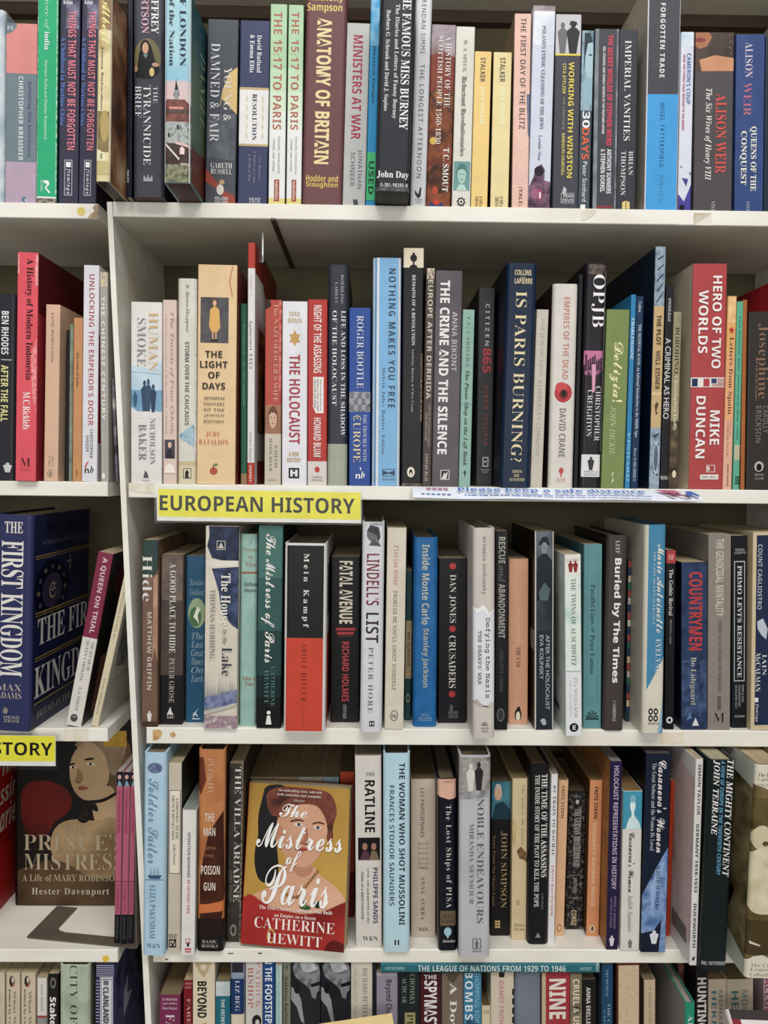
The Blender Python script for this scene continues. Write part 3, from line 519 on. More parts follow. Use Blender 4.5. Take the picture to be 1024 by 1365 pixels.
B('R2', 'p', (263.3, 318.5, 353.5, 262.2, 314.5, 643.5), 'e2c293', 'broad buff paperback with a photo of a woman in a yellow coat on its spine',
  [R('A:45444a,5d5a5c@60', .07, .79, 396, 456), E('7d4a3a', .43, 403, .07, 5), E('d9b08c', .43, 403.5, .045, 3.6), P('dba85a', (.32, 412), (.43, 407), (.55, 412), (.58, 436), (.5, 442), (.36, 442), (.29, 434)), R('c99a7a', .37, .41, 441, 451), R('c99a7a', .45, .49, 441, 451), E('1f1c1c', .38, 452.5, .05, 1.6), E('1f1c1c', .48, 452.5, .05, 1.6),
   H('THE', 'b', '2a241f', .2, .64, 471, 9), H('LIGHT', 'b', '2a241f', .07, .78, 484.5, 9), H('OF', 'b', '2a241f', .28, .58, 498.5, 9), H('DAYS', 'b', '2a241f', .14, .72, 513, 9), HH(['WOMEN', 'FIGHTERS', 'OF THE', 'JEWISH', 'RESISTANCE'], 'n*1.1', '6c5f52', .18, .7, 529, 7.7, 4), H('JUDY', 'r*1.2', 'c0504a', .24, .6, 577, 7), H('BATALION', 'r*1.2', 'c0504a', .06, .82, 587, 7), E('b54a38', .44, 626, .1, 5), P('4a7a4a', (.42, 620), (.5, 615), (.56, 618)), R('4a3a2c', .42, .44, 617, 623),
   [P('b5503c', (.8 + .02 * abs(k - 4) , 355 + k * 5), (.815 + .02 * abs(k - 4), 355 + k * 5), (.815 + .02 * abs(k - 3), 360 + k * 5), (.8 + .02 * abs(k - 3), 360 + k * 5)) for k in range(8)]], side='7a2a22', rs=[P('3a1a18', (.3, .1), (.9, .2), (.8, .5), (.3, .6))])
B('R2', 'p', (320.5, 329.3, 405, 320.5, 329.3, 642), '2f6f55', 'thin dark green booklet recessed between the broad buff and the tall white paperbacks', [T('Scripture of the people', 'i', '8fb8a2', 430, 540, .5, .4)], bands=[(628, '2f6f55'), (642, 'b08c62')], p=.024, depth=.12)
B('R2', 'p', (330.3, 340.7, 323.7, 329.8, 338.8, 643.5), 'dad7d6', 'tallest white paperback with red ends and a long red cover leaning above its neighbours',
  [T('Campaign 13', 'i', 'd2918c', 365, 393, .45, .4), T('Agincourt 1415', 'r', '4a4648', 424, 489, .4, .5), T('Matthew Bennett', 'r', '8a8688', 573, 612, .45, .36), T('OSPREY', 'b', 'e8d2c8', 618, 640, .45, .3)], bands=[(357, 'b23c2c'), (614, 'dad7d6'), (643.5, 'ae3326')], side='d2cfce', rs=[R('8e2a1e', 0, 1, 0, .12), P('8e2a1e', (.35, .1), (1, .1), (1, .3), (.35, .14)), R('A:3a4a5a,8a4a38,c09a5a,54603e@40', .12, .95, .33, .78), R('8e2a1e', .1, 1, .9, 1)], depth=.185)
B('R2', 'p', (354, 375.5, 400, 352.2, 374.5, 644), 'b4483c', 'orange red paperback over a sepia portrait and a beige foot with grey capitals',
  [T("The NAZI OFFICER'S WIFE", 'r', 'd9a890', 405, 534, .66, .26), T('How One Jewish Woman', 'i', 'c2745e', 412, 520, .34, .12), R('A:8a5a42,a8785a@40', 0, 1, 538, 576), face(.5, 556, .24, 13, 'cda68a', '6a4230', '9a5a48'), T('EDITH', 'r', '8a8274', 591, 621, .7, .17), T('HAHN BEER', 'r', '8a8274', 582, 626, .38, .17), R('a09684', .2, .7, 637, 638), P('3a1a16', (0, 400), (.3, 400), (.36, 408), (.1, 412), (0, 411)), R('A:b4483c,e0907c@160', .85, 1, 400, 520)], bands=[(538, 'b4483c'), (576, '8a5a42'), (644, 'c6bba8')])
B('R2', 'p', (376.7, 410, 402, 375.7, 409, 645), 'dfdee3', 'white paperback with dark red capitals, a gold six-pointed star and a black boxed letter',
  [H('DORIS', 'n', 'b9985c', .28, .7, 418.5, 6), H('BERGEN', 'n', 'b9985c', .22, .76, 427, 6), P('c29a52', (.5, 439), (.72, 456), (.28, 456)), P('c29a52', (.5, 461), (.72, 445), (.28, 445)), T('THE HOLOCAUST', 'b', 'a8384a', 472, 590, .5, .44), H('A NEW', 'b', 'b9985c', .28, .68, 603.5, 5.6), H('HISTORY', 'b', 'b9985c', .2, .76, 611.5, 5.6), R('17171a', .27, .7, 622, 636), R('dfdee3', .34, .44, 624.5, 633.5), R('dfdee3', .53, .63, 624.5, 633.5), R('dfdee3', .34, .63, 627.5, 630)])
B('R2', 'p', (410.7, 436.6, 399.5, 410, 435.6, 645), 'b4352d', 'crimson paperback with white condensed capitals, a white panel and a pale grey foot',
  [T('NIGHT OF THE ASSASSINS', 'b', 'e8dcd6', 407, 496, .5, .4), P('e6e0da', (.28, 501), (.82, 501), (.82, 549), (.42, 549), (.28, 541)), T('The Untold Story of', 'n', '3a3230', 504, 546, .66, .1), T("Hitler's Plot to Kill", 'n', '3a3230', 504, 546, .52, .1), T('Churchill and Stalin', 'n', '3a3230', 504, 542, .38, .1), T('HOWARD BLUM', 'b', 'e8dcd6', 555, 607, .5, .38), E('c03a32', .5, 624, .13, 4), H('HARPER', 'n', '8a8480', .25, .75, 634, 2.6), H('PERENNIAL', 'n', '8a8480', .2, .8, 638, 2.6)], bands=[(613, 'b4352d'), (645, 'd5cdc7')])
B('R2', 'h', (437.2, 465, 353, 436.2, 462.5, 644.5), '333740', 'tall charcoal hardback with a sage grey foot and white serif lettering',
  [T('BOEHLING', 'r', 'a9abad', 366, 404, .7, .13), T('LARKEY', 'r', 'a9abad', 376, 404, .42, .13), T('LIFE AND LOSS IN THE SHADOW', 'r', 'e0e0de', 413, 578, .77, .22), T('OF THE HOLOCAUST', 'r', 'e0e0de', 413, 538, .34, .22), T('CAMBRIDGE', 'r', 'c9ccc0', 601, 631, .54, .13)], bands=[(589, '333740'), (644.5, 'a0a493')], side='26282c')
B('R2', 'p', (466, 493.8, 410.5, 464.8, 494, 645.5), '2a4d96', 'royal blue paperback with a band of grey coins across its spine',
  [T('ROGER BOOTLE', 'r', 'd0d6e4', 421, 516, .52, .32), R('A:5c6068,a9abae,3a3e46@160', 0, 1, 521, 547), [E('9a9ca0' if k % 2 else '6f7278', .14 + .18 * (k % 5), 526 + 8 * (k // 5), .1, 4, 12) for k in range(15)], T('THE TROUBLE WITH', 'r', 'c9cfde', 551, 613, .74, .16), T('\u20acUROPE', 'r', 'd9c9a4', 551, 614, .38, .36), H('n', 'b', 'f0f0f0', .32, .52, 633, 6), H('b', 'I', 'f0f0f0', .55, .74, 631, 9), R('e4e6ea', .52, .57, 621, 625)])
B('R2', 'h', (496.3, 536.5, 344, 496.3, 532, 647), '7ab0d8', 'sky blue hardback striped white down both edges with spaced dark capitals',
  [R('d8d9dc', .03, .07, 344, 647), R('5a86ae', .1, .13, 344, 647), R('d8d9dc', .15, .23, 344, 647), R('d8d9dc', .9, .98, 344, 647), T('NOTHING MAKES YOU FREE', 'n*1.3', '2f3e56', 358, 542, .68, .24), T('Melvin Jules Bukiet, Editor', 'r*1.2', '4a6488', 488, 604, .4, .13), box_line('33475f', .38, .82, 624, 634, .02, .7), P('33475f', (.4, 626), (.6, 629), (.8, 626), (.8, 632), (.6, 630), (.4, 632)), H('NORTON', 'n', '4a6488', .38, .82, 638, 2.6)], rough=.3, side='c9ccd2')
B('R2', 'p', (537.8, 565.6, 331, 535.5, 561.3, 647), '222226', 'black scuffed paperback with a cream top bearing a black vase',
  [R('dfd3b8', 0, 1, 331, 356.5), E('1d1c1e', .5, 344, .17, 5), P('1d1c1e', (.36, 341), (.46, 340), (.43, 337), (.57, 337), (.54, 340), (.64, 341), (.5, 350)), E('1d1c1e', .5, 356.5, .2, 4), R('1d1c1e', .46, .54, 347, 356), T('REMAINS OF A REVOLUTION', 'S', 'd6d4ce', 366, 459, .52, .16), T('Anthony Burton & Clive Coote', 'r', 'b5b2ac', 463, 548, .5, .14), E('e4dcc8', .47, 628, .19, 7), E('1d1c1e', .47, 629, .09, 5), E('e4dcc8', .47, 631, .05, 3), R('A:222226,8a7a5c@300', .9, 1, 470, 560), R('A:222226,7a7060@300', 0, 1, 643, 647)])
B('R2', 'p', (568.6, 580.7, 357.5, 562.3, 575, 647), '4c423e', 'narrow brown grey paperback with pale capitals between black and slate paperbacks',
  [T('EUROPE AFTER DERRIDA', 'n', 'cfc5b8', 373, 530, .5, .5), T('EDITED BY AGNES CZAJKA', 'n', 'a89e92', 538, 594, .62, .2), T('AND BORA ISYAR', 'n', 'a89e92', 548, 586, .34, .2), T('EDINBURGH', 'r', 'b9afa2', 603, 640, .45, .34), R('A:4c423e,e6d6be@300', .1, .9, 358, 372)])
B('R2', 'p', (581.2, 617, 361, 575.4, 611, 647.3), 'A:565056,625c60@30', 'slate mauve paperback with very bold white capitals and a small boxed emblem',
  [T('THE CRIME AND THE SILENCE', 'B', 'e6e4e2', 374, 604, .36, .36), T('ANNA BIKONT', 'n', 'bfbab9', 415, 493, .74, .19), R('d2cfcd', .32, .66, 625, 638), R('2e2a30', .35, .63, 626, 637), P('d2cfcd', (.37, 637), (.47, 628), (.5, 631), (.6, 627), (.55, 637))])
B('R2', 'p', (617.3, 633, 413, 611.4, 627, 648), '8bb0a2', 'sage green paperback with italic black lettering and crease lines',
  [T('T.E. CARHART', 'r', '5c7a70', 421, 488, .5, .28), T('The Piano Shop on the Left Bank', 'I', '2c3a36', 493, 620, .46, .42), P('26302e', (.3, 630), (.5, 626), (.62, 628), (.5, 636), (.44, 629)), [R('7396a0', 0, 1, 437 + 50 * k, 437.6 + 50 * k) for k in range(3)]])
B('R2', 'p', (638.6, 662.7, 384, 634.3, 658.4, 647), '37373a', 'dark grey paperback set back from its neighbours with a large red number',
  [T('CITIZEN', 'n*1.5', 'c9c8c8', 405, 460, .56, .24), T('865', 'B', 'b83c44', 463, 496, .56, .52), T('DEBBIE CENZIPER', 'n*1.4', '9a4044', 514, 592, .56, .22), box_line('c9c8c8', .4, .76, 608, 621, .06, 1.4), R('c9c8c8', .5, .64, 613, 615.4), H('hachette', 'n', 'b0afaf', .3, .82, 625, 2.4), H('books', 'n', 'b0afaf', .4, .74, 628, 2.4)], p=.055, depth=.135)
B('R2', 'h', (671.5, 717, 351, 662, 707, 648.3), '1d2b42', 'thick midnight navy hardback with pale gold serif capitals ending in a question mark',
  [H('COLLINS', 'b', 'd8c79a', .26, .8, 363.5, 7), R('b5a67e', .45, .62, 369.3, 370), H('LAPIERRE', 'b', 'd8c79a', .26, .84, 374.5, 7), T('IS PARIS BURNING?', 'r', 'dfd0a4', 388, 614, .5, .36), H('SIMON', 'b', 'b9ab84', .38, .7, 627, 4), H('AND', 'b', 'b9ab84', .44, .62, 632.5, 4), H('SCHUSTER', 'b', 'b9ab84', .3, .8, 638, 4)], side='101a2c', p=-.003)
B('R2', 'p', (716, 731.6, 413, 706.8, 723, 648.3), 'c3bcae', 'pale stone paperback with faint lettering behind the thick navy hardback edge',
  [T('THE JEW OF LINZ', 'n', 'a89f90', 424, 500, .5, .36), T('KIMBERLEY CORNISH', 'n', 'a89f90', 506, 605, .5, .36)])
B('R2', 'h', (738, 771.3, 378.6, 731, 764.3, 649), 'd5cfc6', 'cream hardback with a red poppy in the middle of its spine',
  [T('EMPIRES OF THE DEAD', 'n', 'c98478', 396, 504, .56, .24), E('b5383c', .5, 522, .35, 13), E('c94a48', .42, 515, .24, 7), E('7a1e24', .52, 524, .17, 6.5), E('1a1416', .52, 523, .1, 4.4), T('DAVID CRANE', 'n', '7a726c', 543, 608, .5, .26), E('c0504a', .5, 626, .1, 4), R('c0504a', .47, .53, 628, 634), H('WILLIAM', 'n', 'c97a70', .32, .68, 637, 2), H('COLLINS', 'n', 'c97a70', .32, .68, 640, 2)], left='3a2a28', side='c9c2b8')
B('R2', 'p', (772, 778.5, 366, 764.8, 771, 648.5), '1d1c20', 'thin black paperback between the poppy hardback and the glossy black hardback', p=.008)
B('R2', 'h', (779.3, 811, 351, 771.5, 800, 649), '28252b', 'glossy black hardback with a pink sunset skyline, huge white initials and a white emblem box',
  [T('OPJB', 'r', 'ece9ea', 366, 435, .6, .62), R('c4749a', .04, .9, 466, 484), P('A:c4749a,28252b@200', (.04, 484), (.9, 480), (.9, 492), (.6, 500), (.1, 498)), [R('28252b', .1 + .1 * k, .17 + .1 * k, 471 + (k * 7) % 9, 492) for k in range(8)], P('d99ab4', (.4, 484), (.6, 484), (.58, 520), (.46, 522)), T('CHRISTOPHER', 'r', 'd2d0d2', 513, 586, .74, .25), T('CREIGHTON', 'r', 'd2d0d2', 518, 580, .36, .25), R('dcdad8', .06, .94, 604, 634), figure('3a383c', .5, 607, 625, .16), H('SIMON &', 'r', '5a5858', .18, .82, 627, 2.6), H('SCHUSTER', 'r', '5a5858', .18, .82, 631, 2.6), R('A:28252b,6f6258@160', .1, .95, 353, 366), R('8a868c', .92, .95, 360, 600)], rough=.2, side='201e23')  # mottled patch at the head paints small highlights into the cover colour
B('R2', 'p', (810.5, 839, 413, 800.3, 832.7, 650), 'A:76864e,7f8f56@30', 'olive green paperback with large cream brush script',
  [T('Delizia!', 'c', 'ece3b0', 456, 535, .5, .6), T('JOHN DICKIE', 'i', 'c3c69a', 541, 606, .42, .24), P('d9dcb9', (.44, 630), (.54, 628), (.48, 634), (.55, 640), (.44, 643), (.5, 638))])
B('R2', 'p', (842, 848.6, 393, 833.2, 840.2, 650), '2f82b2', 'very thin bright blue booklet beside the olive green paperback', [T('CHARLEMAGNE', 'S', 'd2e2ea', 424, 478, .5, .55), T('EINHARD', 'S', '9cc4da', 575, 640, .45, .4)])
B('R2', 'p', (849, 858.6, 395, 840.5, 851, 650.4), '1f3654', 'narrow navy paperback with a white title line beside the very thin bright blue booklet', [T('Coulton', 'S', 'b5c0cc', 402, 416, .5, .4), T('THE MEDIEVAL SCENE: An Informal Introduction to the Middle Ages', 'S', 'b9c2cd', 432, 582, .5, .5), T('Dover 0-486-40965-5', 'S', 'a9b4c0', 596, 640, .45, .38)])
B('R2', 'p', (874.3, 888.5, 329, 865.5, 879, 651.4), 'A:6f8296,9aabba,56687c@60', 'tallest grey blue paperback with a tan title strip and a long navy cover side',
  [R('c6a878', 0, 1, 407, 569), T('THE PLOT', 'b', '4a3e30', 419, 459, .5, .44), T('WILL EISNER', 'n', '4a3e30', 466, 518, .5, .44), R('d8c092', 0, 1, 522, 525), P('5a4a36', (.3, 540), (.5, 534), (.7, 538), (.5, 546), (.65, 550), (.45, 552)), [P('2a3442', (.2, 345 + 14 * k), (.8, 340 + 12 * k), (.84, 341 + 12 * k), (.24, 347 + 14 * k)) for k in range(5)], [P('2a3442', (.3, 580 + 12 * k), (.8, 576 + 14 * k), (.84, 578 + 14 * k), (.34, 582 + 12 * k)) for k in range(5)], E('b9c6d2', .55, 610, .25, 22), E('56687c', .55, 610, .2, 18)], side='1c2b40', depth=.19)
B('R2', 'p', (889, 898.5, 381, 879.7, 891, 651), '262528', 'narrow black paperback with thin white capitals against the tallest grey blue paperback', [T('ANGIOLILLO', 'S', 'cfcdcb', 397, 428, .5, .34), T('A CRIMINAL AS HERO', 's', 'dad8d6', 450, 557, .45, .7), H('TRANSAC', 'S', 'd0cecc', .0, 1, 636, 5)])
B('R2', 'p', (899.3, 908.8, 416, 891.3, 903, 651), 'A:8d8467,a89c78@40', 'narrow khaki paperback, a dark painting at its foot, against the wide red paperback', [T('BORODINO', 'r', '3a362c', 436, 497, .5, .55), T('Christopher Duffy', 'S', 'd9d2b4', 500, 573, .46, .5), R('A:2c2420,55483a,7a6a4c@70', 0, 1, 560, 651), E('d9cfae', .6, 631, .24, 5)])
B('R2', 'p', (924, 970.3, 352, 918.7, 963, 651.5), 'b04546', 'wide brick red paperback with bold white capitals and two small flags mid-spine',
  [T('HERO OF TWO', 'b', 'ece6e2', 368, 490, .72, .27), T('WORLDS', 'b', 'ece6e2', 387, 470, .32, .28), R('e2dcd6', 0, 1, 502, 515), R('2b3558', .03, .2, 503.5, 514), R('b04546', .37, .55, 503.5, 514), R('e2dcd6', .56, .98, 503.5, 514), R('3a4468', .6, .76, 503.5, 510), [R('b04546', .62, 1, 511 + k, 511.5 + k) for k in range(3)], [R('b04546', .78, 1, 503.5 + 2 * k, 504.4 + 2 * k) for k in range(4)], T('MIKE', 'b', 'ece6e2', 546, 592, .72, .28), T('DUNCAN', 'b', 'ece6e2', 527, 610, .3, .28), box_line('d8c4bc', .5, .76, 619, 629, .03, 1), R('d8c4bc', .52, .6, 621, 627), R('eae4dc', .32, .86, 632, 638.5), H('PublicAffairs', 'r', '4a3a38', .35, .83, 635, 3.6)],
  left='cdbfa6', side='8d3536', ls=[[R('a89a84', .12, .8, .22 + .045 * k, .225 + .045 * k) for k in range(12)], R('8f8a86', .1, .3, .84, .95)], depth=.15)
B('R2', 'p', (970.8, 983, 395, 963.3, 976, 652), 'e2a868', 'apricot paperback with a small red star and black lettering', [T('Letters from Spain', 'r', '33261c', 449, 551, .5, .55), P('b5332a', (.5, 435), (.62, 438), (.8, 438), (.66, 441), (.7, 445), (.5, 442), (.3, 445), (.34, 441), (.2, 438), (.38, 438)), T('Edited by', 'r', 'b5604a', 558, 580, .66, .22), T('AMIRAH INGLIS', 'r', 'b5604a', 560, 608, .4, .26), T('George Allen & Unwin Australia', 'n', '6a4a3a', 618, 648, .5, .3), R('A:e2a868,f0d09a@90', .1, .9, 396, 430)], bands=[(470, 'e0a660'), (560, 'e2a470'), (652, 'e2ac90')])
B('R2', 'p', (983.3, 990.8, 402, 976.3, 986.4, 652), '5cab8e', 'narrow jade green paperback with a pale label near its foot', [T('The fortune sent when one ship rode', 's', '2f6a58', 420, 585, .45, .34), R('b9b494', .1, 1, 592, 613), [R('1c4a3c', .3 + .16 * i, .42 + .16 * i, 634 + 4 * j, 637 + 4 * j) for i in range(4) for j in range(3)]])
B('R2', 'p', (991.3, 996.5, 400, 987, 993.6, 652.5), 'a8622f', 'very thin burnt orange booklet beside the charcoal paperback with brown lettering', p=.006)
B('R2', 'p', (997.3, 1036, 416, 994.2, 1031, 653), '383432', 'charcoal paperback with large coppery brown serif lettering at the frame edge',
  [T('Josephine', 'r', '8a6a54', 432, 531, .5, .46), T('A Life of the Empress', 'i', '9a8a7c', 480, 534, .3, .1), T('CAROLLY', 'n', '77706a', 541, 577, .66, .2), T('ERICKSON', 'n', '77706a', 541, 590, .4, .2), E('b9b4ae', .45, 622, .17, 7), E('1e1c1c', .45, 623, .1, 5), HH(['BOOK', 'CLUB'], 'n', 'a09a94', .3, .62, 633, 5, 3)])
B('R2', 'h', (1037, 1062, 372, 1032, 1058, 653), '9c2530', 'tall crimson hardback just past the frame edge, its cover side showing above the charcoal paperback', depth=.17)
# ================================================================ third shelf
B('L3', 'h', (-16, 46, 687, -17, 38.5, 981), '33365c', 'large indigo hardback with white lettering and a gold banded cover, beyond the upright',
  [H('THE', 'S', 'd9d4cc', .36, .78, 704, 15), T('FIRST KINGDOM', 'S', 'e0dbd2', 722, 906, .55, .52), HH(['MAX', 'ADAMS'], 'r', 'b0a596', .22, .8, 921, 11, 9), P('8a8478', (.36, 956), (.42, 948), (.5, 952), (.46, 958)), HH(['HEAD', 'ZEUS'], 'b', '9a9488', .4, .76, 962, 5, 4)],
  side='262947', rs=[H('MAX ADAMS', 'r', '12132a', .18, .92, .07, .06), H('AUTHOR OF THE KING IN THE NORTH', 's', '6f6a70', .12, .9, .135, .02), R('8a7444', .02, 1, .19, .197), R('8a7444', .02, 1, .203, .208), E('17182c', .3, .37, .3, .15, 28), [E('4f4652' if k % 2 else '6a5c50', .3 + .23 * math.cos(k * .5236), .37 + .115 * math.sin(k * .5236), .028, .012, 10) for k in range(12)], E('3a3448', .3, .37, .17, .085, 24), H('S', 'f', '8f8272', .24, .36, .37, .08), R('8f8a84', .6, .62, .22, .29), R('8f8a84', .55, .67, .247, .255), R('8a7444', .02, 1, .455, .463), R('8a7444', .02, 1, .47, .475),
    H('THE FIRST', 'S', 'd0cac6', .06, 1.25, .55, .13), R('8a7444', .02, 1, .665, .673), R('8a7444', .02, 1, .68, .685), H('KINGDOM', 'S', 'd0cac6', .02, 1.25, .785, .15), R('8a7444', .02, 1, .88, .888), H('BRITAIN IN THE AGE OF ARTHUR', 'r', '8f8474', .06, 1.3, .94, .034)], yaw=-.05, depth=.15, free=1, p=-.012)
B('L3', 'p', (131, 151, 739, 87, 108.5, 962), 'd6d0c8', 'leaning paperback, maroon above and white below, beside the large indigo hardback',
  [T('A QUEEN ON TRIAL', 'b', 'd9b9bd', 745, 842, .52, .38), T('THE AFFAIR OF', 'r', '6a6664', 852, 890, .76, .2), T('QUEEN CAROLINE', 'r', '6a6664', 852, 904, .42, .22), T('E.A. SMITH', 'r', '8a8684', 912, 942, .5, .22), E('4c4a4c', .45, 952, .24, 5), R('d6d0c8', .36, .56, 950, 951)], bands=[(848, '7d2c44'), (962, 'd6d0c8')], side='1d1a1c', rs=[P('8a5a48', (.2, .62), (.9, .56), (.9, .95), (.2, .95)), E('5a1e28', .5, .18, .3, .1)], p=.004, depth=.12)
B('L3', 'p', (165.5, 175, 768, 120.5, 131, 961), 'd2c6a6', 'slim leaning cream paperback whose pale cover shows a pen drawing, against the upright', [T('PASSAGES EDITED BY', 's', '8a806a', 790, 850, .5, .3), T('ETHEL ANDERSON', 's', '8a806a', 900, 945, .5, .3)], side='b8b4aa', rs=[P('A:5a5a58,8d8b86@120', (.1, .3), (.7, .2), (.8, .5), (.5, .66), (.15, .62)), E('3a3a3a', .5, .3, .14, .06), R('8a8884', .1, .8, .72, .725)], p=.006, depth=.1)
B('R3', 'p', (189.7, 211.8, 720, 189, 210, 965), 'A:6b5144,80644f@20', 'brown paperback with a dark green top and a bare arm, first right of the upright',
  [R('2f4440', 0, 1, 720, 756), P('2f4440', (0, 756), (1, 756), (.9, 764), (0, 772)), P('A:a07a5e,b8927a@60', (.72, 770), (1, 764), (1, 880), (.8, 860), (.66, 880), (.7, 820)), T('Hide', 'r', 'dcd8d2', 740, 800, .32, .6), T('MATTHEW GRIFFIN', 'n*1.1', 'cfc4ba', 814, 916, .48, .28), figure('d9d4ce', .5, 944, 958, .16), R('4a362c', 0, 1, 958, 965)], p=.002)
B('R3', 'p', (213, 246.8, 739.5, 212, 243, 966), 'A:453c38,554a44@30', 'dark umber paperback with white serif capitals and a white triangular emblem',
  [R('A:5a4c44,77685c@60', .05, .95, 740, 800), R('201f22', 0, 1, 900, 966), T('A GOOD PLACE TO HIDE', 'r', 'dedad4', 751, 870, .53, .27), T('PETER GROSE', 'r', 'b0a8a0', 877, 937, .52, .23), P('d0ccc6', (.32, 953), (.48, 942), (.52, 948), (.62, 953)), H('A&U', 'r', 'd0ccc6', .3, .66, 956, 4)])
B('R3', 'p', (247.3, 274, 741, 246.8, 272, 963), '24506c', 'petrol blue paperback with an oval green painting of a white bird',
  [HH(['Sandra', 'Gulland'], 'i', '7f97a4', .2, .96, 776, 13, 8), E('8fa27a', .58, 817, .46, 20), E('4c6a48', .5, 822, .32, 13), P('d9ddc8', (.4, 822), (.6, 808), (.75, 812), (.62, 820), (.7, 832), (.55, 826)), HH(['The', 'Last', 'Great', 'Dance', 'On', 'Earth'], 'i', '8fa3ac', .3, .94, 847, 11.4, 9), P('b5c2c8', (.4, 952), (.7, 944), (.55, 950), (.7, 956), (.5, 953), (.4, 957)), R('b5c2c8', .36, .76, 957.5, 959)])
B('R3', 'p', (273.7, 320, 701.5, 272.3, 316, 971), 'd3cab8', 'cream paperback printed with an ink-blue forest and lakeside reeds, right of the petrol blue paperback',
  [P('A:1f2434,33405c@90', (.1, 702), (1, 702), (1, 750), (.6, 748), (.2, 744), (.05, 728), (.12, 715)), R('d9d4c6', 0, 1, 747, 755), P('A:252c40,47557a@90', (.2, 758), (1, 755), (1, 838), (.8, 832), (.5, 815), (.42, 790), (.3, 772)), box_line('c9c2b4', .34, .6, 721, 733, .02, .7), P('c9c2b4', (.38, 731), (.47, 723), (.56, 731)), T('The House', 'S', 'e9e4da', 764, 832, .63, .28), T('by the', 'i', '4a4c58', 838, 858, .6, .18), T('Lake', 'r', '2b3044', 862, 900, .68, .3), T('THOMAS HARDING', 'r', '7d7a76', 785, 878, .24, .16),
   [P('4a5680', (.02 + .032 * k, 940), (.03 + .032 * k, 895 + (k * 37) % 24), (.04 + .032 * k, 940)) for k in range(30)], P('A:4a5680,8a94b0@150', (0, 930), (1, 918), (1, 938), (0, 946)), P('b9b5ac', (0, 948), (1, 936), (1, 940), (0, 953)), R('A:b08f90,8a7888,cfc2b6@140', 0, 1, 954, 971)])
B('R3', 'h', (320.5, 343, 712, 317.5, 341.3, 968), 'A:8ab0a6,9abdb2@60', 'pale duck egg cloth hardback with tiny russet lettering and a russet rule',
  [H('A', 'r', '9c5a48', .56, .7, 723, 5), H('Voyage', 'r', '9c5a48', .14, .98, 733, 6), H('in', 'r', '9c5a48', .5, .72, 742, 5), H('Vain', 'r', '9c5a48', .3, .94, 752, 6), R('9c5a48', .1, .98, 762, 764.5), H('Alethea', 'S', '3a4a46', .2, .98, 778, 6), H('Hayter', 'S', '3a4a46', .26, .96, 787, 6), H('Faber &', 'S', '9c6a58', .2, .95, 904, 5), H('Faber', 'S', '9c6a58', .34, .9, 911, 5)])
B('R3', 'p', (345, 377.5, 701, 341.6, 374.3, 971), '3c6660', 'tall bottle green paperback fading to black with white brush script down its spine',
  [T('The Mistress of Paris', 'c', 'e6e3da', 712, 883, .42, .56), T('CATHERINE', 'r', '55827c', 888, 942, .66, .17), T('HEWITT', 'r', '55827c', 893, 938, .4, .17), E('e6e4e0', .5, 950, .08, 2.6), P('e6e4e0', (.44, 954), (.56, 954), (.62, 966), (.38, 966))], bands=[(770, '426f68'), (840, '355a56'), (900, '274442'), (930, '1c2c2e'), (971, '17191c')], side='17201f')
B('R3', 'h', (380, 436, 724.5, 377.5, 433.5, 976), 'd9d6d2', 'thick hardback with a black upper half and orange red lower half bordered in white',
  [R('232324', .06, .93, 727.5, 850), R('c8422e', .05, .93, 850, 975), T('Mein Kampf', 'S*1.5', 'd9d6d0', 738, 836, .5, .16), T('ADOLF HITLER', 'r*1.3', '6a2a22', 857, 935, .48, .13), T('PIMLICO', 'n*1.5', 'a03c30', 943, 970, .47, .07)], side='b9b5b0', rs=[R('c8422e', .1, 1, .5, 1), R('A:2a2a2c,7a7a7c@90', .1, 1, .12, .4)], rough=.3)
B('R3', 'p', (442, 479.5, 742.5, 440, 479, 963), '1c1b1f', 'black paperback with tall cream condensed capitals over red ones',
  [T('FATAL AVENUE', 'B', 'd5ccba', 748, 831, .52, .46), R('a83a3c', .18, .86, 836.5, 840), R('a83a3c', .22, .8, 842, 845.5), R('5a3a3c', .3, .72, 847, 848.5), T('RICHARD HOLMES', 'b', 'b8444a', 855, 935, .52, .24), T('VINTAGE', 'n', '9a9694', 939, 958, .5, .12)])
B('R3', 'h', (483.3, 513, 696, 479.8, 509, 976), 'd0d1d5', 'pale silver hardback with a small engraved head and narrow maroon capitals',
  [R('A:8f9094,d0d1d5@60', .1, .9, 697, 701), E('6a6a70', .5, 712, .3, 10), P('3c3c42', (.2, 708), (.36, 700), (.74, 703), (.82, 716), (.7, 724), (.66, 714), (.4, 710)), P('55555b', (.3, 727), (.46, 719), (.72, 722), (.86, 728)), T("LINDELL'S", 'n', '7a3038', 738, 806, .5, .58), T('LIST', 'n', '3c2a30', 816, 856, .5, .58), T('PETER HORE', 'r*1.2', '6a6a72', 862, 950, .46, .22), R('2a2a2e', .42, .66, 961, 968.5), H('H', 'b', 'd0d1d5', .46, .62, 964.8, 4.4)], rough=.3)
B('R3', 'p', (516.7, 542, 704, 512.3, 538, 972), 'd3c9b7', 'cream paperback with typewriter lettering and a small looped emblem in an oval',
  [T('Florian Huber', 'm', 'b5685a', 727, 780, .5, .24), T("PROMISE ME YOU'LL SHOOT YOURSELF", 'm', '6d6a64', 787, 920, .48, .24), E('3a3a3c', .5, 954, .2, 7.4), E('d3c9b7', .5, 954, .16, 6.4), H('tu', 'I', '3a3a3c', .38, .62, 954, 6)])
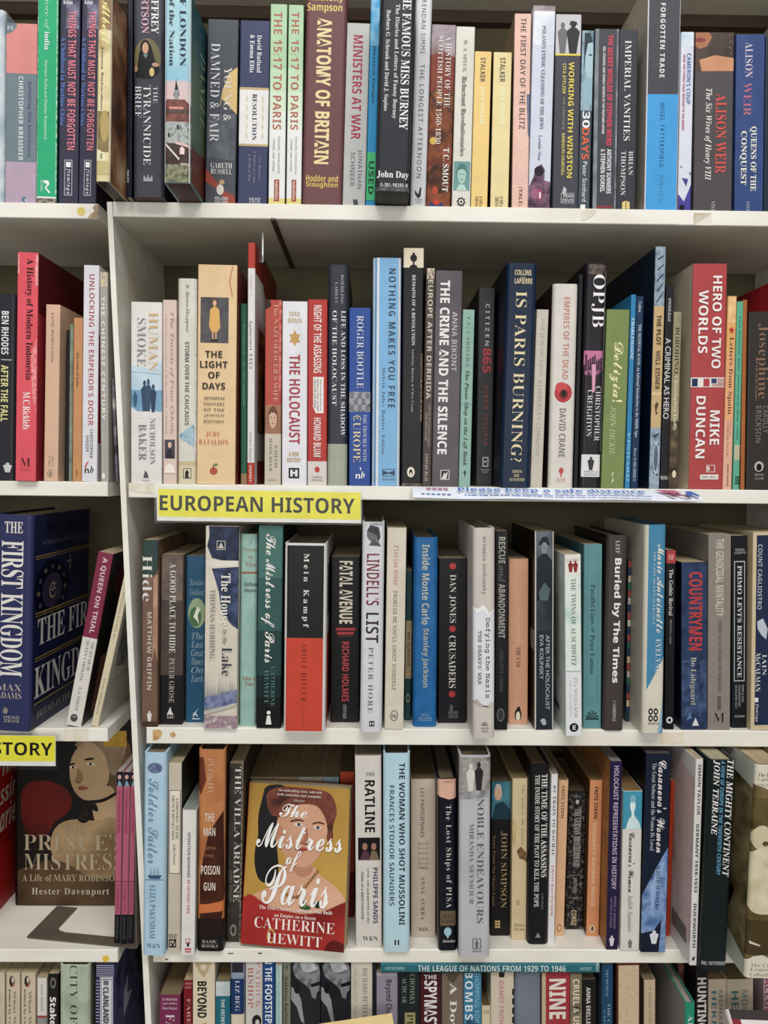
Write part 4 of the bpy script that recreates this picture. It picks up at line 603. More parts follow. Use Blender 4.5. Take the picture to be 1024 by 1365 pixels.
B('R3', 'p', (542.6, 549.6, 761, 538.6, 548.6, 960), '23484a', 'recessed thin dark teal paperback with a tan middle band', [R('b09a70', 0, 1, 827, 904), T('WI SURVIVA', 'n', '3a3220', 842, 888, .5, .46), E('a89a78', .5, 930, .3, 6), E('23484a', .5, 930, .2, 4)], p=.03)
B('R3', 'h', (551.5, 584.7, 716.5, 550.7, 581.5, 969), 'A:1d5c94,246aa4@70', 'bright blue cloth hardback with rounded silver gilt lettering',
  [T('Inside Monte Carlo', 'b', 'b9b6a2', 726, 832, .5, .32), T('Stanley Jackson', 'b', 'a9a898', 837, 916, .5, .32), H('W.H.', 'n', '8a9aa2', .36, .68, 953, 3.4), H('ALLEN', 'n', '8a9aa2', .26, .78, 957.5, 3.6), R('8a9aa2', .22, .8, 960.4, 961)])
B('R3', 'p', (585.3, 624, 744.5, 583.3, 623.4, 964), '1d1e24', 'black paperback with white serif capitals separated by small red crosses',
  [[[P('b5383a', (.42, y - 4), (.58, y - 4), (.52, y), (.58, y + 4), (.42, y + 4), (.48, y)), P('b5383a', (.39, y - 3), (.5, y - .6), (.61, y - 3), (.61, y + 3), (.5, y + .6), (.39, y + 3))] for y in (755, 838, 925)], T('DAN JONES', 'r', 'd9d4cc', 766, 830, .5, .24), T('CRUSADERS', 'r', 'd9d4cc', 847, 917, .5, .24), P('5a5a60', (.4, 946), (.46, 938), (.54, 942), (.5, 950)), HH(['HEAD', 'ZEUS'], 'n', '7a7a80', .38, .7, 950, 5, 4)])
B('R3', 'h', (630, 660, 704, 629, 660, 984.5), 'A:c3bab2,cfc6bc@30', 'stone hardback with a torn white strip across its middle, overhanging the shelf front',
  [P('dcdbe0', (0, 810), (.2, 813), (.45, 808), (.62, 812), (.7, 818), (.85, 820), (1, 812), (1, 938), (.8, 936), (.6, 942), (.4, 938), (.2, 931), (0, 934)), P('eeece8', (0, 808), (.2, 811), (.45, 806), (.62, 810), (.74, 817), (1, 810), (1, 814), (.72, 821), (.45, 812), (.2, 816), (0, 813)), P('b3a99f', (.0, 935), (.2, 933), (.4, 940), (.7, 944), (1, 939), (1, 941), (.4, 943), (0, 937)), T('Artemis Joukowsky', 'm', '7b736c', 715, 792, .5, .22), T('Defying the Nazis', 'm', '2e2c30', 823, 930, .66, .28), T("THE SHARPS' WAR", 'm', '4c4a4e', 840, 912, .32, .2), [P('77706c', (.53, 968), (.53 + .16 * math.cos(a), 968 - 6 * math.sin(a)), (.53 + .16 * math.cos(a + .3), 968 - 6 * math.sin(a + .3))) for a in [k * .52 for k in range(6)]], H('BEACON', 'n', '77706c', .38, .72, 971, 2.6), H('PRESS', 'n', '77706c', .42, .68, 975, 2.6)], rough=.35, board='1c1a1c')
B('R3', 'p', (660.6, 678.4, 708, 660.4, 676, 973), '202124', 'narrow black paperback with distressed grey condensed capitals',
  [T('RESCUE', 'b', 'a8a49c', 716, 751, .5, .52), T('and', 'i', '77746e', 754, 775, .5, .5), T('ABANDONMENT', 'b', 'a8a49c', 778, 850, .5, .52), T('CHARLOTTE CARANE', 'n', '55544f', 865, 922, .5, .28), E('77746e', .45, 953, .3, 9), E('3a3a3c', .45, 953, .24, 7.6)])
B('R3', 'p', (678.8, 704.5, 745.5, 677.3, 704, 965.5), 'cc9877', 'terracotta peach paperback with a small black penguin near its foot, middle of the third shelf',
  [T('IAN KERSHAW', 'r', 'ddb498', 812, 858, .5, .22), T('THE END', 'r', '4a3428', 862, 889, .5, .22), E('2a2422', .5, 953, .18, 8.5), E('d9cdb8', .5, 955, .11, 6.4), E('2a2422', .53, 945, .09, 3)])
B('R3', 'p', (713, 738.6, 708.5, 713, 737.6, 973), '2a2f35', 'black paperback edged white, topped by a grey photo of a man in a hat',
  [R('A:4a555c,6a767c@60', .1, .9, 709, 760), P('1f252c', (.15, 727), (.4, 716), (.66, 716), (.8, 727)), E('A:8a8f90,6a7074@60', .5, 731, .18, 8), P('22282f', (.12, 745), (.4, 738), (.62, 738), (.92, 748), (.92, 800), (.12, 800)), P('55636a', (.2, 790), (.5, 776), (.8, 785), (.7, 800), (.3, 802)), R('A:2a2f35,3a464c@50', .1, .9, 800, 840), T('AFTER THE HOLOCAUST', 's', 'b9bcbe', 846, 946, .68, .2), T('EVA KOLINSKY', 's', 'b9bcbe', 846, 905, .36, .2), E('a9acae', .45, 961, .14, 3), E('a9acae', .5, 964, .12, 3), R('c9c6c0', 0, .07, 708, 973), R('c9c6c0', .93, 1, 708, 973)], left='32261f', side='1d1a1a', ls=[R('8a7f74', .84, 1, .5, .6)])
B('R3', 'p', (752.3, 775, 739.5, 755, 775.5, 981), 'A:cddbd0,dde6dc,b4cec8@26', 'pale mint paperback with two tiny red figures, pulled out in front of its neighbours',
  [R('e2ddd2', 0, 1, 740, 766), R('A:b0a8a0,e2ddd2@90', .1, .9, 745, 749), figure('8a2c2c', .36, 748, 763, .16), figure('8a2c2c', .66, 748, 763, .16), R('dfe0e2', 0, 1, 896, 981), T('THE TWINS OF AUSCHWITZ', 'r', '7a7f7a', 771, 887, .52, .3), R('9ab0b8', .05, .95, 894, 895), T('EVA MOZES KOR', 'r*1.2', '9a9c9e', 903, 957, .62, .22), T('and Lisa Rojany Buccieri', 'r', '9a9c9e', 908, 956, .3, .1), E('1c1c1e', .5, 970, .28, 6), H('E', 'b', 'd9dadc', .42, .62, 970, 6)],
  left='A:c4d4cc,dae2dc,a8c0bc@16', ls=[[R('8a9490', .25, .8, .24 + .02 * k, .247 + .02 * k) for k in range(24)], P('4a5458', (.2, .8), (.8, .87), (.8, .9), (.2, .83)), R('6a7478', .3, .5, .77, .82)])
B('R3', 'p', (779, 803.8, 726, 777.3, 802.3, 971), '5d8e92', 'sea green paperback with thin dark roman lettering between two fine vertical rules',
  [R('46747a', .18, .2, 737, 938), R('46747a', .76, .78, 737, 938), T('Parallel Lines', 'r', '2f4a50', 779, 832, .5, .26), T('or', 'i', '2f4a50', 836, 843, .5, .16), T('Peter Lantos', 'r', '2f4a50', 846, 898, .48, .26), [P('20343a', (.5, 957), (.5 + .34 * math.cos(a), 957 - 9.5 * math.sin(a)), (.5 + .34 * math.cos(a + .32), 957 - 9.5 * math.sin(a + .32))) for a in (.1, .75, 1.42, 2.1, 2.75)], R('20343a', .14, .86, 957.5, 959.5)], side='4a7478')
B('R3', 'h', (810.2, 837, 713.5, 802.8, 832, 974), '453d39', 'dark brown hardback with heavy white lettering, third shelf right half',
  [T('LEFF', 'r', 'cfc9c2', 721, 738, .5, .2), T('Buried by The Times', 'B', 'e6e2dc', 744, 910, .5, .42), T('CAMBRIDGE', 'r', 'c5beb6', 934, 962, .52, .16)], side='39322f', left='2f2926')
B('R3', 'p', (838.2, 843.2, 745, 833.4, 840.8, 968), '2a3d4c', 'thin book with little flags down its spine, wedged by the dark brown hardback', [[R(c, .1, .95, 748 + 10 * k, 757 + 10 * k) for k, c in enumerate(('a5483c', '2b3f5e', 'c9b48a', '2f6a5a', 'a5483c', 'b9b2a6', '2b3f5e', 'a5483c', 'd0c8b8', '2b3f5e', 'a5483c', '2f6a5a', '2b3f5e', 'c9b48a', 'a5483c', 'b9b2a6', '2f6a5a', '2b3f5e', 'a5483c', 'c9b48a', '2b3f5e'))]], p=.03, depth=.12)
B('R3', 'h', (852, 887.8, 700, 845, 886, 978.5), '4485a8', 'tall azure hardback sweeping to cream at its foot with white copperplate lettering',
  [R('d2cbbb', 0, .16, 700, 978), P('d6cfbe', (0, 928), (.3, 912), (.7, 890), (1, 874), (1, 950), (.8, 978), (0, 978)), P('8fb2c4', (1, 925), (.86, 950), (.7, 978), (.85, 978), (1, 958)), T('Marie Antoinette', 'c', 'e0dfd6', 726, 843, .74, .34), T('THE LAST QUEEN of FRANCE', 'r', 'c9d3d6', 735, 833, .44, .12), T('EVELYNE', 'r', 'd5dad8', 851, 897, .68, .24), [E('2a2422', .5 + .12 * a, 953 + 4.6 * b_, .11, 4.4) for a in (-1, 1) for b_ in (-1, 1)], [E('d6cfbe', .5 + .12 * a, 953 + 4.6 * b_, .05, 2) for a in (-1, 1) for b_ in (-1, 1)], H('PHOENIX', 'r', '3a3432', .26, .8, 964.5, 3.4)], left='cdc6b6', rough=.3)
B('R3', 'p', (888.3, 902, 733.5, 886.6, 898.3, 972.5), '1f1e21', 'narrow black paperback with a red square at its head and gothic style lettering',
  [R('b03c40', 0, 1, 734, 751), H('SF', 'S', 'd9b0ac', .2, .8, 743, 7), T('The Gothic Revival', 'S', 'd0ccc6', 759, 820, .5, .4), T('Michael J. Lewis', 'n', '9a9692', 826, 858, .5, .26), E('cfccc8', .5, 960, .34, 4.6), E('1f1e21', .5, 960, .16, 2.2)])
B('R3', 'p', (909.3, 943.3, 750, 908, 943, 973), 'A:28334e,36466a@60', 'dark blue paperback with tall red condensed capitals and cream author lettering',
  [T('COUNTRYMEN', 'B', 'b53e3e', 763, 867, .54, .52), T('Bo Lidegaard', 'r', 'b9bb9c', 876, 940, .44, .26), R('A:28334e,4a5f86@90', .02, .98, 880, 955), P('d9d8d6', (.42, 968), (.55, 957), (.68, 968)), P('5a7a9a', (.2, 960), (.36, 948), (.4, 958))], left='181d2c', side='181d2c')
B('R3', 'p', (945, 975, 713, 943.5, 973.7, 973), '8a8279', 'warm grey paperback with pale condensed capitals and a large black serif letter at its foot',
  [T('THE GENOCIDAL MENTALITY', 'n', 'cfc7b2', 719, 821, .5, .34), T('ROBERT JAY LIFTON AND ERIC MARKUSEN', 'n', '4e4842', 828, 922, .5, .2), T('OXFORD', 'j', '33302c', 928, 947, .5, .16), H('M', 'r', '2a2724', .26, .74, 957, 12)])
B('R3', 'p', (976, 997.6, 714.5, 975.6, 996.6, 970.5), '1f2126', 'black paperback with white capitals in a long white frame, before the navy cream-bordered book',
  [H('SERGIO', 'n', 'a9a8a6', .2, .8, 733, 3), H('LUZZATTO', 'n', 'a9a8a6', .14, .88, 737, 3), box_line('b5b4b2', .14, .84, 748, 908, .05, 1.4), T("PRIMO LEVI'S RESISTANCE", 'S', 'cfcecc', 754, 903, .5, .3), T('REBELS AND', 'n', '9a9998', 913, 936, .72, .14), T('COLLABORATORS', 'n', '9a9998', 913, 942, .5, .14), T('IN OCCUPIED ITALY', 'n', '9a9998', 913, 944, .28, .14), H('PICADOR', 'n', 'a9a8a6', .2, .84, 955, 3)])
B('R3', 'p', (1002, 1052, 710, 998.5, 1048, 974), '27324a', 'navy paperback bordered in cream at the frame edge, a white hand painted mid-spine',
  [R('cdbb98', 0, .1, 710, 974), R('cdbb98', 0, 1, 710, 714), R('cdbb98', 0, 1, 967, 974), T('COUNT CAGLIOSTRO', 'n', 'b9bcc4', 726, 812, .2, .12), P('b9c0cc', (.14, 828), (.3, 824), (.44, 838), (.4, 852), (.26, 846), (.16, 838)), T('IAIN', 'r', 'd5d5d6', 872, 900, .36, .12), T('McCALMAN', 'r', 'd5d5d6', 870, 922, .18, .14), R('dcdcdc', .1, .2, 930, 936), T('flamingo', 'j*1.3', 'c9c9cc', 938, 962, .16, .1)], left='c6b48f')
# ================================================================ fourth shelf
B('L4', 'h', (-68, -22, 1005, -68, -26, 1243), 'a02420', 'red hardback at the frame edge, its cover lettered in slanting cream script lines', [],
  side='9c1f1c', rs=[H('The', 'j', 'c9b9a4', .5, .95, .16, .12), H('Assassin', 'j', 'c9b9a4', -.2, .98, .32, .12), H('Marie', 'j', 'c9b9a4', .2, .96, .47, .14), R('6a1410', .4, .95, .56, .57), R('6a1410', .3, .95, .6, .607)], depth=.09, free=1)
for i, (x0, x1, x2, x3, yt, yb, lab) in enumerate(((155.5, 163.6, 151.7, 160, 1029, 1257, 'first pink spined booklet of three, on the dark bookend plate beside the portrait cover'), (165, 173.4, 161.2, 169.3, 1029.5, 1258, 'middle pink spined booklet of three between its two twins'), (174.6, 181.5, 170.2, 177.6, 1030, 1257.5, 'last pink spined booklet of three, against the upright plate of the bookend'))):
    B('L4', 'm', (x0, x1, yt, x2, x3, yb), 'b25a72', lab,
      [R('20222e', 0, 1, yt, 1048), E('c99a90', .5, 1036, .3, 3), P('7a9aa8', (.2, 1048), (.4, 1040), (.8, 1044), (.9, 1048)), T('THE WATERCOLOURS FROM', 'r', '7a2c44', 1052, 1110, .5, .4), R('8a4058', 0, 1, 1174, 1175.5), T('EXHIBITION', 'r', '8a3c54', 1178, 1216, .5, .55), T('NATIONAL GALLERY', 'n', '55565c', 1222, 1252, .5, .3)], bands=[(1219, 'b25a72'), (yb, '1e1f23')], side='b9aca6', depth=.115, on=.0022, pages='b5aea4')
B('R4', 'h', (191.7, 222.5, 1004, 189.8, 219.8, 1274), 'A:a3c4d8,b4d2e2@20', 'pale blue hardback with a tiny sailing ship and shadowed lettering, next to the upright',
  [E('A:4a5a80,7f90ac@160', .5, 1024, .34, 7), T('Soldier Sailor', 'c', '6f8ca2', 1038, 1151, .44, .46), P('3f5878', (.2, 1166), (.85, 1166), (.75, 1171), (.3, 1171)), [P('8aa2b8', (.3 + .16 * k, 1165), (.34 + .16 * k, 1154), (.42 + .16 * k, 1165)) for k in range(3)], R('6f8aa4', .12, .9, 1171.5, 1173), T('ELIZA PAKENHAM', 'r', '5d7a94', 1179, 1251, .44, .26), H('W&N', 'r', '4f6a84', .2, .8, 1261, 6)], rough=.28, pages='8a7c66')
B('R4', 'p', (224.4, 242, 1017, 223, 241, 1268.5), 'c5b9a6', 'buff paperback with a cream boxed title label and a ticked square at its foot',
  [R('dfd5c2', .08, .94, 1053, 1164), box_line('55506a', .08, .94, 1053, 1164, .04, .8), T('COMPANION TO THE', 'r', '55504a', 1064, 1118, .68, .2), T('FRENCH REVOLUTION', 'r', '55504a', 1060, 1119, .38, .2), T('John Paxton', 'i', '6a645c', 1124, 1152, .5, .22), H('FACTS', 'n', '2a2826', .1, .7, 1246, 2.4), H('ON FILE', 'n', '2a2826', .1, .7, 1249, 2.4), R('232122', .1, .66, 1252, 1263), R('c5b9a6', .18, .58, 1254, 1261), P('232122', (.22, 1257), (.3, 1255), (.38, 1259), (.6, 1251), (.64, 1253), (.4, 1263))], side='3a342e')
B('R4', 'p', (242.8, 262.6, 1080, 241.6, 259.2, 1273), 'dedbd6', 'short white paperback with a thin black and red title line',
  [T('OPERATION BERNHARD', 'n', '3a383a', 1110, 1170, .5, .2), T('BY ANTHONY PIRIE', 'n', 'c0505a', 1173, 1218, .5, .2), HH(['FI 36', '2/6'], 'n', 'c0505a', .3, .7, 1252, 4.5, 3), P('2a2a2c', (.4, 1258), (.6, 1255), (.6, 1262), (.45, 1262)), R('c0646a', .28, .76, 1264, 1267), R('c0646a', .3, .74, 1268, 1270)], side='A:8a9a92,b0bab4@40', pages='8f9a92')
B('R4', 'h', (264.3, 301.5, 1000, 261.8, 298.8, 1268.5), 'A:a8653c,c07f4c,8a4f30@12', 'copper orange hardback with a shadowed photo of a glass and white stacked capitals',
  [P('A:3a1f18,55301f@40', (.1, 1165), (.4, 1110), (.95, 1080), (1, 1190), (.9, 1240), (.1, 1230)), P('6a3524', (0, 1010), (.2, 1010), (.3, 1040), (.1, 1060), (0, 1050)), R('c9703c', 0, 1, 1205, 1212), P('c9703c', (0, 1208), (1, 1200), (1, 1214), (0, 1218)), R('1f1a1c', 0, 1, 1246, 1269), R('2a1f1e', 0, 1, 1225, 1247), T('PLOKHY', 'r', 'c9a084', 1011, 1059, .46, .22), H('THE', 'b', 'd9cbbb', .26, .62, 1089, 11), H('MAN', 'b', 'd9cbbb', .22, .66, 1108, 11), H('WITH', 'n', '9a6a4c', .24, .66, 1130, 4), H('THE', 'n', '9a6a4c', .28, .6, 1140, 4), H('POISON', 'b', 'd9cbbb', .14, .84, 1159, 12), H('GUN', 'b', 'd9cbbb', .24, .68, 1181, 11), H('BASIC', 'r', 'b9b2aa', .2, .78, 1255, 4.4), H('BOOKS', 'r', 'b9b2aa', .18, .8, 1261, 4.4)], side='3a241c', pages='5f4c3a')
B('R4', 'p', (303.5, 328, 1018, 303, 321, 1256), 'A:38332f,48423c@60', 'dark brown rubbed paperback with tall white serif capitals beside the facing portrait cover', [T('THE VILLA ARIADNE', 'r', 'd5d0c8', 1022, 1202, .64, .42), T('Dilys Powell', 'i', '8a847a', 1160, 1202, .24, .24), E('8a847a', .46, 1240, .22, 8), E('3a3632', .46, 1240, .12, 5), R('A:38332f,a09684@260', .9, 1, 1018, 1256)])
for x0, x1, c, lab in ((331, 363.5, 'b9a888', 'page-topped paperback behind the facing portrait cover, first of the four hidden behind it'), (364, 397, 'a89878', 'page-topped paperback behind the facing portrait cover, second of the four hidden behind it'), (397.5, 430, 'b8b2a4', 'page-topped paperback behind the facing portrait cover, third of the four hidden behind it'), (430.5, 452, '9ab2c0', 'paperback with a pale blue edge behind the facing portrait cover, beside the orange red paperback')):
    B('R4', 'p', (x0, x1, 1036, x0, x1, 1250), c, lab, [], pages='9a835c', p=.064)
B('R4', 'p', (453.3, 472.3, 1029, 453.5, 472.3, 1256), 'c04a30', 'orange red paperback partly hidden behind the facing portrait cover', [R('6a2620', 0, 1, 1185, 1256)], pages='6a5a44', p=.064)
B('R4', 'p', (473, 508.7, 1007.5, 474.8, 509, 1262), 'd3cdc5', 'off-white paperback with a small colour photo mid-spine and heavy black capitals above it',
  [H('THE', 'r', '2a282a', .4, .76, 1032, 4.5), T('RATLINE', 'b', '1c1b1d', 1040, 1109, .56, .38), R('1f1a20', .1, .94, 1116, 1146), E('a0705c', .36, 1128, .1, 5), E('a0705c', .7, 1128, .1, 5), P('5a3a44', (.16, 1146), (.3, 1134), (.5, 1134), (.56, 1146)), P('7a6a54', (.54, 1146), (.6, 1134), (.8, 1134), (.9, 1146)), T('PHILIPPE SANDS', 'b', '4a486a', 1156, 1231, .76, .18), T('LOVE, LIES and JUSTICE on the', 'n', '3a383c', 1157, 1230, .47, .09), T('TRAIL of a NAZI FUGITIVE', 'n', '3a383c', 1161, 1225, .26, .09), H('W&N', 'r', '3a383a', .26, .84, 1251, 6)], side='8a8278', pages='8a7c64')
B('R4', 'h', (510.5, 547.3, 1005, 511.5, 546, 1269), 'b3d2dd', 'light blue hardback with black art deco capitals beside the off-white paperback',
  [T('THE WOMAN WHO SHOT MUSSOLINI', 'b', '28303a', 1017, 1233, .7, .22), T('FRANCES STONOR SAUNDERS', 'n', '2f4452', 1047, 1207, .32, .18), R('2a3038', .42, .48, 1253, 1260), R('2a3038', .54, .6, 1253, 1260)], side='1f2226', rough=.3, pages='6a5c48')
B('R4', 'p', (548, 581, 1039, 548, 581, 1249.5), 'c2b1a1', 'beige paperback with thin spaced brown lettering beside the light blue hardback',
  [T('LES PARISIENNES', 'n', '66584e', 1051, 1116, .46, .16), HH(['How the', 'Women of', 'Paris Lived,', 'Loved and', 'Died in the', '1940s'], 'i', '77695e', .26, .72, 1124, 6.5, 4.6), T('ANNE SEBBA', 'r*1.3', '6a5c52', 1168, 1226, .48, .16), H('W&N', 'r', '4a403a', .3, .7, 1239, 5)], pages='7d6848')
B('R4', 'h', (583, 609, 1039, 585, 609, 1267.5), '1c1f27', 'black hardback with a salmon pink patch at its head and white lettering',
  [P('d9ab94', (0, 1039), (1, 1039), (1, 1064), (.6, 1066), (.1, 1062), (0, 1060)), R('b98a78', .3, .8, 1041, 1044), T('The Lost Ships of PISA', 'r*1.2', 'cfc9c2', 1073, 1210, .54, .36), R('6a5c48', .1, .94, 1214, 1234), HH(['MICHAEL', 'H. SEDGE'], 'r', '3a3228', .2, .86, 1221, 7, 4.6), E('9ac2cc', .5, 1242, .2, 6), P('9ac2cc', (.4, 1246), (.6, 1246), (.5, 1252)), H('ibooks', 'n', 'd0ccc6', .24, .9, 1254.5, 3.6)], left='55504a', pages='7a6a50')
B('R4', 'h', (612.3, 655, 1007.5, 612, 652.5, 1277), 'A:b3b1b6,c2c0c4@14', 'broad silver grey hardback topped by an old photo of a standing couple',
  [R('A:6a6866,a5a29c,8a8884@50', .02, .98, 1010, 1058), figure('d5d0c6', .36, 1018, 1057, .14), figure('2f2d2e', .62, 1016, 1057, .14), P('A:b3b1b6,6a6866@90', (0, 1056), (1, 1052), (1, 1062), (0, 1066)), T('NOBLE ENDEAVOURS', 'r', '605d66', 1064, 1230, .68, .22), T('MIRANDA SEYMOUR', 'r', '75727a', 1097, 1205, .4, .15), box_line('6a6870', .44, .72, 1251, 1265, .03, .8), figure('6a6870', .58, 1253, 1264, .06), R('8a888e', .44, .74, 1267, 1269)], rough=.3, side='5a5550', pages='77684e')
B('R4', 'p', (655.8, 682, 1042, 653.5, 680.3, 1247.5), '211e20', 'black paperback with dull gold capitals and a teal photo of a grey haired man',
  [R('A:2f6272,4a8292@50', 0, 1, 1042, 1092), E('cfa88c', .34, 1058, .2, 9), P('b9b4ac', (.14, 1054), (.24, 1045), (.46, 1046), (.54, 1054), (.4, 1050)), P('233c48', (.02, 1092), (.2, 1072), (.6, 1068), (.98, 1080), (.98, 1092)), T('JOHN SIMPSON', 'r', '9a8a5c', 1108, 1210, .66, .34), T("News From No Man's Land", 'r', '8a6a44', 1113, 1207, .16, .16), [R('c9b070', .24 + .14 * i, .36 + .14 * i, 1227 + 3.6 * j, 1229.6 + 3.6 * j) for i in range(2) for j in range(3)]], pages='6a5a42')
B('R4', 'p', (682.5, 704.5, 1038, 681, 702, 1253), 'cfbb92', 'stained straw coloured paperback with faint grey italic lettering',
  [T('The Song in the Streets', 'i', '77785e', 1046, 1126, .68, .2), P('A:6a4a34,8a6a48@160', (.3, 1134), (.6, 1128), (.95, 1136), (1, 1150), (.8, 1146), (.5, 1144)), P('b09a6c', (.3, 1200), (.5, 1198), (.56, 1206), (.36, 1208)), P('A:c9b080,b89c6c@90', (.0, 1090), (.3, 1100), (.2, 1130), (0, 1120)), HH(['Dennis', 'Davison'], 'r', '6a6048', .2, .88, 1233, 5.5, 4)], pages='8f7a54')
B('R4', 'h', (705.3, 733.5, 1019, 703.3, 730.5, 1259), '202022', 'glossy black hardback with two lines of white condensed serif capitals',
  [T('THE TIME OF THE ASSASSINS', 'S', 'dcd9d4', 1032, 1169, .76, .3), T('THE INSIDE STORY OF THE PLOT TO KILL THE POPE', 'S', 'd0cdc8', 1033, 1209, .4, .24), T('CLAIRE STERLING', 'n', '77757a', 1190, 1212, .7, .1), P('8a888c', (.36, 1250), (.5, 1243), (.64, 1250))], rough=.2, pages='7d6c50')
B('R4', 'p', (734.3, 745, 1032, 731, 738.2, 1258), 'dcdadb', 'slim white paperback with spaced black and red slab lettering', [T('BY TRAIN TO DACHAU', 'S*1.2', '2f2d2f', 1047, 1141, .52, .42), T('ERNST RAUTSCHEK', 'S', 'c06a5a', 1153, 1221, .5, .36)], pages='9a8c72')
B('R4', 'p', (745.5, 758, 1040, 738.8, 752, 1247.5), 'd8ab82', 'slim pale peach paperback beside the slim white one', [T('FRITZ STERN', 'n', '4a3a2e', 1048, 1090, .46, .3), E('8a6a4c', .5, 1237, .26, 5), E('d8ab82', .5, 1237, .18, 3.6)], pages='8f7850')
B('R4', 'p', (758.8, 782, 1054.5, 753.8, 776.3, 1239), 'A:1c1b1c,2a282a,6a6660@220', 'short worn black paperback with flaking white creases', [T('THE GERMAN BROTHERHOOD', 'S', 'a8a49c', 1078, 1155, .54, .4), T('BREITMAN', 'n', '9a968e', 1170, 1190, .5, .2), T('CORGI', 'b', 'c5b08a', 1213, 1233, .48, .3), E('b9b4aa', .5, 1069, .1, 3), R('6a6660', .1, .9, 1166, 1167), R('7a766e', .1, .9, 1196, 1197)], pages='6a583c')
B('R4', 'p', (786.7, 806, 1040, 782, 800, 1248), 'd48e62', 'orange paperback with black and pale lettering and a tiny ringed bird',
  [T('FRITZ STERN', 'b', '3a281e', 1049, 1091, .5, .28), T("Einstein's German World", 'b', 'e6c4a0', 1097, 1207, .46, .32), E('e6cfae', .46, 1238, .2, 5), E('5a3a28', .46, 1238, .1, 3.4)], left='5a4026', pages='8a704a')
B('R4', 'p', (812.5, 829.8, 1015, 806.2, 824, 1266), '2a2342', 'aubergine paperback with lilac white capitals next to the orange paperback',
  [T('HOLOCAUST REPRESENTATIONS IN HISTORY', 'b', 'b9a8c0', 1021, 1185, .52, .4), T('DANIEL H. MAGILOW', 'n', '8a7f9a', 1194, 1238, .66, .18), T('and LISA SILVERMAN', 'n', '8a7f9a', 1196, 1236, .36, .18), figure('cfcad6', .46, 1247, 1261, .22)], left='A:8a5a34,a8743c@40', pages='8a8078')
B('R4', 'p', (832, 856.8, 1054.5, 826.3, 853.8, 1267), 'd6d1c8', 'white paperback with a turquoise bust portrait at its head and black script',
  [R('3f93ae', 0, 1, 1055, 1105), P('c9e0e2', (.15, 1105), (.3, 1092), (.44, 1088), (.62, 1088), (.85, 1096), (.95, 1105)), E('d9eae8', .5, 1074, .14, 9), E('77b2c2', .5, 1065, .16, 5), R('d9eae8', .44, .58, 1080, 1092), T("Casanova's Women", 'c', '33312f', 1110, 1189, .5, .34), T('Judith Summers', 'i', '8a8680', 1193, 1242, .48, .26), figure('77736c', .5, 1252, 1264, .12)], pages='8a6c42')
B('R4', 'p', (860, 896, 1004.8, 854.3, 886.3, 1269.5), '1f2536', 'midnight blue paperback with draped pale blue satin at its foot and white script above',
  [P('A:4a6a9c,7f9cc8,35507c@40', (0, 1192), (.4, 1165), (.7, 1145), (1, 1128), (1, 1269), (.72, 1269), (.8, 1225), (.5, 1240), (0, 1244)), P('8fabd2', (.3, 1180), (.7, 1150), (.9, 1145), (.6, 1180), (.4, 1220)), T("Casanova's Women", 'c', 'e3e0da', 1014, 1136, .68, .36), T('The Great Seducer and the Women He Loved', 'r', 'bdbfc6', 1017, 1133, .34, .17), T('JUDITH SUMMERS', 'r', '2c3a58', 1152, 1212, .6, .18), figure('d2d6de', .52, 1240, 1258, .18)], pages='55504c', left='17171d')
B('R4', 'p', (894.8, 901.5, 1041, 887.8, 894.3, 1248), 'b23c20', 'very thin vermilion booklet between the midnight blue and the big white covered paperbacks', [])
B('R4', 'p', (925.7, 939, 1012, 918, 929.3, 1287), 'd8d4d0', 'white paperback with heavy black sans capitals, its broad blank white cover side showing',
  [T('SIMON TAYLOR', 'b', '2a282a', 1019, 1086, .54, .4), T('GERMANY 1918-1933', 'b', '2a282a', 1098, 1189, .5, .4), T('DUCKWORTH', 'b', '2a282a', 1204, 1263, .48, .4), P('1c1b1c', (.3, 1280), (.36, 1275), (.5, 1277), (.66, 1273), (.66, 1278), (.5, 1281))], left='d8d2d0', ls=[[R('a89a9a', .45, .85, .2 + .018 * k, .208 + .018 * k) for k in range(22)], P('d6bab6', (.6, .05), (1, .1), (1, .9), (.8, .85)), R('77706e', .7, .95, .84, .92)], depth=.17)
B('R4', 'h', (945.2, 983, 999, 932.5, 969, 1294), '1d2526', 'tall black hardback with slanted white and blue title lines, overhanging the shelf front',
  [T('THE MIGHTY CONTINENT', 'I', 'e6e3de', 1013, 1168, .78, .25), T('A VIEW OF EUROPE IN THE TWENTIETH CENTURY', 'j', '5f9cba', 1014, 1166, .5, .15), T('JOHN TERRAINE', 'I', 'e6e3de', 1013, 1112, .26, .25), H('BBC / HUTCHINSON', 'b', 'b9b6b2', .04, .96, 1284, 5), R('cfc7b4', .02, .98, 999, 1001.5)], rough=.3, left='1a2122', pages='b5a88c')
